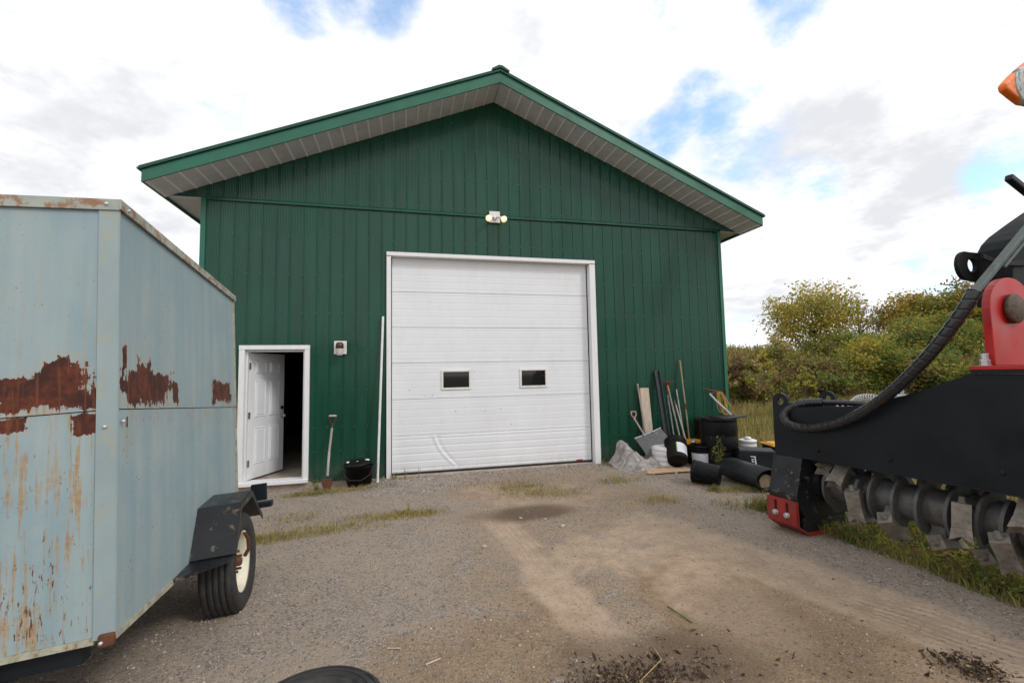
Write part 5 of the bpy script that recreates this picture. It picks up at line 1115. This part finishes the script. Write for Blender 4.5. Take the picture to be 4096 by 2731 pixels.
def bush(label, px, pt, pb, w, d, mats, wts, seed, n=3500, ls=.085): return tree('shrub', label, 'shrub', px, pt, pb, w * 1.25, d, mats, wts, seed, n, 45, ls, GB, low=.02)
bush('rounded yellow-green shrub at the middle of the slope above the mulcher', 1972, 785, 915, 130, 20, ['lf_yellow', 'lf_olive', 'lf_green'], [3, 4, 2], 21, 5000)
bush('dark green shrub right of the yellow-green one, behind the hose', 2060, 770, 900, 140, 21, ['lf_green', 'lf_dark', 'lf_olive'], [4, 3, 1], 22, 5000)
bush('low reddish-brown shrub under the hose bend', 2130, 815, 900, 120, 19, ['lf_brown', 'lf_olive', 'lf_orange', 'lf_green'], [2, 3, 2, 2], 23, 4500)
bush('low green shrub close beside the red bracket foot', 2205, 810, 880, 120, 18, ['lf_green', 'lf_olive', 'lf_brown'], [3, 3, 1], 24, 4500)
bush('olive shrub at the crest left of the nearly leafless tree', 1930, 775, 830, 120, 24, ['lf_olive', 'lf_brown', 'lf_green'], [4, 2, 1], 25, 4000)
bush('small yellow sapling low on the brown slope near the shed corner', 1752, 805, 880, 42, 19, ['lf_bright', 'lf_yellow'], [3, 2], 26, 500, .09)
bush('sparse yellow weed cluster above the second mulcher lug', 1845, 845, 885, 36, 18, ['lf_bright', 'lf_olive'], [3, 2], 27, 260, .09)
bush('brownish shrub beside the green shed corner at the slope foot', 1735, 850, 935, 110, 18, ['lf_brown', 'lf_olive', 'lf_grass'], [3, 3, 2], 28, 3800)
bush('mixed brown and green shrub left of the yellow-green shrub', 1860, 825, 910, 130, 19.5, ['lf_brown', 'lf_olive', 'lf_green'], [4, 3, 1], 29, 4500)

bush('tall olive shrub on the slope between the green shrub and the hose bend', 2015, 760, 880, 110, 22, ['lf_olive', 'lf_green', 'lf_yellow'], [4, 2, 1], 30, 5000)
bush('orange-tinged shrub high on the slope left of the hose', 2105, 745, 850, 110, 22.5, ['lf_orange', 'lf_olive', 'lf_green'], [2, 4, 2], 31, 5000)
bush('small dull green shrub on the crest above the yellow sapling', 1780, 778, 830, 60, 23, ['lf_olive', 'lf_straw', 'lf_brown'], [3, 2, 1], 32, 1800)
bush('scrubby brown and olive shrub touching the right corner trim of the shed', 1700, 818, 930, 60, 17, ['lf_brown', 'lf_olive', 'lf_straw'], [3, 3, 1], 33, 2600)
def blades(name, xy, h, w, mats, midx, seed, z=None, lean=.45):
    rs = np.random.default_rng(seed); n = len(xy); zb = gz(xy[:, 0], xy[:, 1]) if z is None else z
    an = rs.uniform(0, 2 * np.pi, n); dx, dy = np.cos(an), np.sin(an); ln = rs.uniform(0, lean, n) * h; la = rs.uniform(0, 2 * np.pi, n)
    base = np.stack([xy[:, 0], xy[:, 1], zb - .01], -1); sd = np.stack([dx, dy, np.zeros(n)], -1) * (w / 2)[:, None]
    mid = base + np.stack([np.cos(la) * ln * .35, np.sin(la) * ln * .35, h * .6], -1); tip = base + np.stack([np.cos(la) * ln, np.sin(la) * ln, h * rs.uniform(.82, 1, n)], -1)
    v = np.stack([base - sd, base + sd, mid + sd * .8, mid - sd * .8, tip + sd * .12, tip - sd * .12], 1).reshape(-1, 3)
    k = np.arange(n)[:, None] * 6; q = np.concatenate([k + np.array([0, 1, 2, 3]), k + np.array([3, 2, 4, 5])], 0)
    return stuff(np_mesh(name, v, q, [MT[m] for m in mats], np.concatenate([midx, midx])))
def pick(n, w, rs): return rs.choice(len(w), n, p=np.array(w) / sum(w))
rs = np.random.default_rng(50)
# tall field grass between the shed corner and the bank
n = 52000; xy = np.stack([rs.uniform(8.9, 26, n), rs.uniform(-6, 13, n)], -1); keep = (xy[:, 0] > 8.95 + .35 * vnoise(xy[:, 0] * 3, xy[:, 1] * 3, 40)) & ~((xy[:, 0] < 9.9) & (xy[:, 1] < -2.2) & (rs.random(n) < .5)); xy = xy[keep]; n = len(xy)
dist = np.hypot(xy[:, 0] - CAM[0], xy[:, 1] - CAM[1]); hh = rs.uniform(.22, .62, n) * (.55 + .75 * vnoise(xy[:, 0] * .8, xy[:, 1] * .8, 41))
pt = vnoise(xy[:, 0] * .6, xy[:, 1] * .6, 42); mi = np.where(rs.random(n) < pt, pick(n, [3, 2, .3], rs), pick(n, [1, 1, 4], rs))
blades('field_grass', xy, hh, np.maximum(.008, .0016 * dist), ['lf_dry', 'lf_straw', 'lf_grass'], mi, 51)
# grass and weeds on the bank
n = 60000; xy = np.stack([rs.uniform(11, 40, n), rs.uniform(1, 24, n)], -1); qd_ = (xy[:, 0] - 21) * -.37 + (xy[:, 1] - 14.6) * -.93; keep = (qd_ < 8.3) & (qd_ > -3); xy = xy[keep]; qd_ = qd_[keep]; n = len(xy)
hh = rs.uniform(.2, .7, n) * (.5 + .8 * vnoise(xy[:, 0], xy[:, 1], 43)); crest = qd_ < 2.0
mi = np.where(crest, pick(n, [4, 2, 3, .6, .3], rs), pick(n, [1, 3, 1.5, 2.2, 2.2], rs))
dist = np.hypot(xy[:, 0] - CAM[0], xy[:, 1] - CAM[1])
blades('bank_grass', xy, hh, .0024 * dist, ['lf_straw', 'lf_brown', 'lf_dry', 'lf_olive', 'lf_grass'], mi, 52)
n = 26000; xy = np.stack([rs.uniform(11, 36, n), rs.uniform(1, 20, n)], -1); qd_ = (xy[:, 0] - 21) * -.37 + (xy[:, 1] - 14.6) * -.93; keep = (qd_ < 7.6) & (qd_ > -1) & (vnoise(xy[:, 0] * .9, xy[:, 1] * .9, 44) > .38); xy = xy[keep]; n = len(xy)
cen = np.stack([xy[:, 0], xy[:, 1], gz(xy[:, 0], xy[:, 1]) + rs.uniform(.05, .8, n)], -1); v, q = leaf_cards(cen, rs.uniform(.04, .095, n), rs)
pt = vnoise(xy[:, 0] * .7, xy[:, 1] * .7, 45); stuff(np_mesh('bank_undergrowth', v, q, [MT[m] for m in ('lf_brown', 'lf_olive', 'lf_green', 'lf_bright', 'lf_red')], np.where((pt > .5) & (xy[:, 0] < 22), pick(n, [4, 3, .8, .3, .6], rs), pick(n, [1.2, 4, 2.6, .6, .25], rs))))
# weeds along the gravel edge under and behind the mulcher
def edge_x(y): return 6.62 + .055 * (-3.4 - y) + .35 * (vnoise(np.zeros_like(y), y * 1.3, 46) - .5)
n = 30000; y = rs.uniform(-7.4, -2.9, n); x = edge_x(y) + np.abs(rs.normal(0, .9, n)) + rs.uniform(0, 1.2, n) * (rs.random(n) < .5); xy = np.stack([x, y], -1)
hh = rs.uniform(.03, .15, n) * (.5 + vnoise(x * 3, y * 3, 47)); mi = pick(n, [3.2, 2, .8, 2.4], rs); blades('edge_grass', xy, hh, rs.uniform(.005, .011, n), ['lf_grass', 'lf_olive', 'lf_red', 'lf_dry'], mi, 53, lean=.9)
n = 15000; y = rs.uniform(-7.4, -3.0, n); x = edge_x(y) + .05 + np.abs(rs.normal(0, .8, n)); cen = np.stack([x, y, gz(x, y) + rs.uniform(.0, .13, n) * (.4 + vnoise(x * 3, y * 3, 48))], -1); v, q = leaf_cards(cen, rs.uniform(.009, .026, n), rs)
stuff(np_mesh('edge_weeds', v, q, [MT[m] for m in ('lf_grass', 'lf_green', 'lf_red', 'lf_olive', 'lf_brown')], pick(n, [3, 2, .9, 3.4, 2], rs)))
# thin dry grass in the gravel
pat = [(760, 1215, .55, .14, 700), (650, 1235, .45, .12, 700), (900, 1185, .5, .12, 900), (960, 1180, .3, .10, 500), (1200, 1120, .45, .30, 900), (1260, 1135, .5, .2, 600), (680, 1190, .35, .2, 300), (1420, 1105, .35, .2, 500), (1515, 1150, .3, .15, 350), (1690, 1160, .25, .25, 250), (780, 1125, .6, .12, 900), (700, 1130, .3, .1, 600), (1700, 1125, .35, .12, 700), (1450, 1065, .5, .08, 700), (1640, 1125, .12, .10, 260), (900, 1085, .15, .05, 160), (2160, 1260, .08, .05, 120), (590, 1245, .25, .1, 500)]
XY = []
for px, py, sx, sy, k in pat:
    c = at_z(px, py); XY.append(np.stack([c[0] + rs.normal(0, sx * .55, k), c[1] + rs.normal(0, sy * .7, k)], -1))
XY = np.concatenate(XY); XY = XY[(XY[:, 1] < -.06) & (XY[:, 0] < 8.7)]; n = len(XY); blades('gravel_grass', XY, rs.uniform(.02, .085, n), rs.uniform(.004, .008, n), ['lf_dry', 'lf_straw', 'lf_grass'], pick(n, [4, 2, 2.5], rs), 54, lean=1.0)
# single weeds
def weed(label, x, y, h, n, mats, seed, spread=.05, leaf=.016, stems=3):
    r = random.Random(seed); t = thing('weed', label, 'weed', (x, y, gzf(x, y) - .01), 'weeds growing by the shed')
    sm = MB(); C = []
    for s in range(stems):
        tx, ty = r.uniform(-spread, spread), r.uniform(-spread, spread); hs = h * r.uniform(.65, 1); pts = [(0, 0, 0), (tx * .4, ty * .4, hs * .5), (tx, ty, hs)]
        sm.tube(pts, [.004, .003, .0015], 5, True, False)
        for k in range(n // stems):
            f = r.uniform(.08, 1); C.append((tx * f + r.gauss(0, leaf * 1.1), ty * f + r.gauss(0, leaf * 1.1), hs * f))
    sm.build('stem', MT['lf_olive'], t); C = np.array(C); rs_ = np.random.default_rng(seed); v, q = leaf_cards(C, leaf * rs_.uniform(.6, 1.3, len(C)), rs_, aspect=.35)
    np_mesh('leaves', v, q, [MT[m] for m in mats], pick(len(C), [1] * len(mats), rs_), t); return t
weed('tall leafy weed growing in front of the black barrel', 7.52, -1.32, .62, 150, ['lf_olive', 'lf_grass', 'lf_dark'], 61, .16, .03, 5)
weed('bushy low weed at the foot of the black barrel', 7.72, -1.36, .28, 120, ['lf_olive', 'lf_grass', 'lf_brown'], 62, .14, .026, 6)
weed('single upright weed in the dry grass strip in front of the white pole', *g2(939, 1178), .15, 40, ['lf_grass', 'lf_bright'], 63, .012, .014, 2)
weed('thin dry weed against the bottom left of the overhead door', 2.50, -.14, .24, 26, ['lf_dry', 'lf_olive'], 64, .06, .010, 3)
weed('wispy seed stalk against the overhead door just right of the dry weed', 2.72, -.10, .22, 30, ['lf_dry', 'lf_straw'], 65, .03, .009, 2)
weed('green weed clump at the foot of the left overhead door casing', 2.33, -.12, .13, 90, ['lf_grass', 'lf_olive'], 66, .07, .014, 5)
weed('tall thin stalk beside the rolled rubber mat', *g2(1760, 1140), .22, 40, ['lf_dry', 'lf_straw'], 67, .015, .012, 1)
weed('green tuft in front of the lying black bucket', *g2(1645, 1128), .12, 120, ['lf_grass', 'lf_green'], 68, .08, .014, 6)
weed('weed against the right overhead door casing', 6.0, -.16, .16, 40, ['lf_dry', 'lf_grass'], 69, .04, .010, 3)
weed('dark weed on the earth under the spade', 1.18, -.30, .20, 90, ['lf_olive', 'lf_dark'], 70, .14, .016, 6)

# ------------------------------------------------------------------ gravel, stones, chips
def pebbles(name, n, xr, yr, szr, mats, wts, seed, prob):
    rs = np.random.default_rng(seed); x = rs.uniform(*xr, n); y = rs.uniform(*yr, n); k = rs.random(n) < prob(x, y); x, y = x[k], y[k]; n = len(x)
    s = rs.gamma(2.2, 1, n); s = szr[0] + (szr[1] - szr[0]) * np.clip(s / 8, 0, 1)
    base = np.array([[1, 0, 0], [0, 1, 0], [-1, 0, 0], [0, -1, 0], [0, 0, .75], [0, 0, -.6]]); V = base[None] * (1 + rs.uniform(-.35, .35, (n, 6, 1))) * s[:, None, None]
    a = rs.uniform(0, 2 * np.pi, n); c_, s_ = np.cos(a), np.sin(a); vx = V[..., 0] * c_[:, None] - V[..., 1] * s_[:, None]; vy = V[..., 0] * s_[:, None] + V[..., 1] * c_[:, None]
    V = np.stack([vx + x[:, None], vy + y[:, None], V[..., 2] + (gz(x, y) + s * .15)[:, None]], -1).reshape(-1, 3)
    F = np.array([[0, 1, 4], [1, 2, 4], [2, 3, 4], [3, 0, 4], [1, 0, 5], [2, 1, 5], [3, 2, 5], [0, 3, 5]]); q = (np.arange(n)[:, None, None] * 6 + F[None]).reshape(-1, 3)
    return stuff(np_mesh(name, V, q, [MT[m] for m in mats], np.repeat(pick(n, wts, rs), 8)))
def gp(x, y):
    t_, d_, b_ = ground_masks(x, y); dd = np.hypot(x - CAM[0], y - CAM[1]); return np.clip(1.05 - t_ * .95 - d_ * .5 - b_ * .6, .05, 1) * np.where((x > 7.2) & (y < -3), .2, 1) * (.25 + .9 * vnoise(x * 1.6, y * 1.6, 77))
pebbles('gravel', 75000, (-.8, 8.9), (-6.4, -.05), (.003, .0135), ['stone', 'stone_dark', 'stone_tan'], [3, 2.6, 2], 71, gp)
pebbles('loose_gravel', 9000, (1.9, 7.4), (-1.1, -.03), (.006, .020), ['stone', 'stone_dark', 'stone_tan'], [4, 2, 1], 72, lambda x, y: np.clip(.15 + .9 * np.exp(-((x - 2.5) / .8) ** 2) + .6 * sstep(-.7, -.2, y), 0, 1))
def pebbles_near(): pass
# shredded mulch dropped in the foreground
n = 2600; C = []
for px, py, sx, sy, k in ((1470, 1562, .22, .10, 1700), (1440, 1535, .3, .14, 200), (2195, 1515, .09, .05, 260), (2265, 1545, .07, .05, 300), (2230, 1530, .15, .09, 120), (1950, 1490, .4, .2, 110)):
    c = at_z(px, py); C.append(np.stack([c[0] + rs.normal(0, sx, k), c[1] + rs.normal(0, sy, k)], -1))
C = np.concatenate(C); n = len(C); cen = np.stack([C[:, 0], C[:, 1], gz(C[:, 0], C[:, 1]) + rs.uniform(.0, .022, n)], -1); v, q = leaf_cards(cen, rs.gamma(2.0, .0042, n) + .003, rs, aspect=.34)
stuff(np_mesh('mulch_debris', v, q, [MT['mulch'], MT['log'], MT['straw']], pick(n, [6, 2, .5], rs)))
stone_bm = bmesh.new(); bmesh.ops.create_icosphere(stone_bm, subdivisions=2, radius=1)
for v_ in stone_bm.verts: v_.co *= 1 + random.uniform(-.16, .16); v_.co.z *= .62
stone_me = bpy.data.meshes.new('stone'); stone_bm.to_mesh(stone_me); stone_bm.free(); stone_me.materials.append(MT['stone_tan']); stone_me.polygons.foreach_set('use_smooth', [True] * len(stone_me.polygons))
for px, py, r, lab in ((1292, 1208, .035, 'largest pale stone on the dirt right of the dark oil patch'), (1196, 1190, .022, 'pale stone on the left of the dark oil patch'), (1252, 1193, .022, 'pale stone at the right end of the dark oil patch'),
                       (1112, 1254, .028, 'flat pink stone beside the left wheel track'), (1125, 1198, .018, 'small pale stone at the far end of the left wheel track'), (866, 1090, .045, 'whitish stone near the foot of the white pole')):
    c = at_z(px, py); o = bpy.data.objects.new('stone', stone_me); COL.objects.link(o); o.location = (c[0], c[1], gzf(c[0], c[1]) + r * .25); o.scale = (r, r * .8, r); o.rotation_euler = (0, 0, px); tag(o, lab, 'stone', 'loose stones on the yard')
def twig(label, pts, r, m): tag(MB().tube([(*at_z(px, py)[:2], gzf(*at_z(px, py)[:2]) + r + dz) for px, py, dz in pts], r, 6).build('twig', m, None), label, 'twig', 'twigs on the dirt')
twig('green grass stalk lying on the dirt in the middle of the wheel tracks', [(1533, 1390, 0), (1555, 1408, .01), (1590, 1430, 0)], .004, MT['lf_green'])
twig('pale straw lying across the shredded mulch', [(1500, 1480, .0), (1520, 1520, .03), (1470, 1560, .01)], .003, MT['straw'])
twig('white wood splinter on the grey gravel near the old tyre', [(978, 1532, .0), (1012, 1520, .004)], .005, MT['pale_wood'])
twig('short pale splinter on the gravel right of the trailer wheel', [(890, 1495, 0), (920, 1497, .003)], .004, MT['pale_wood'])
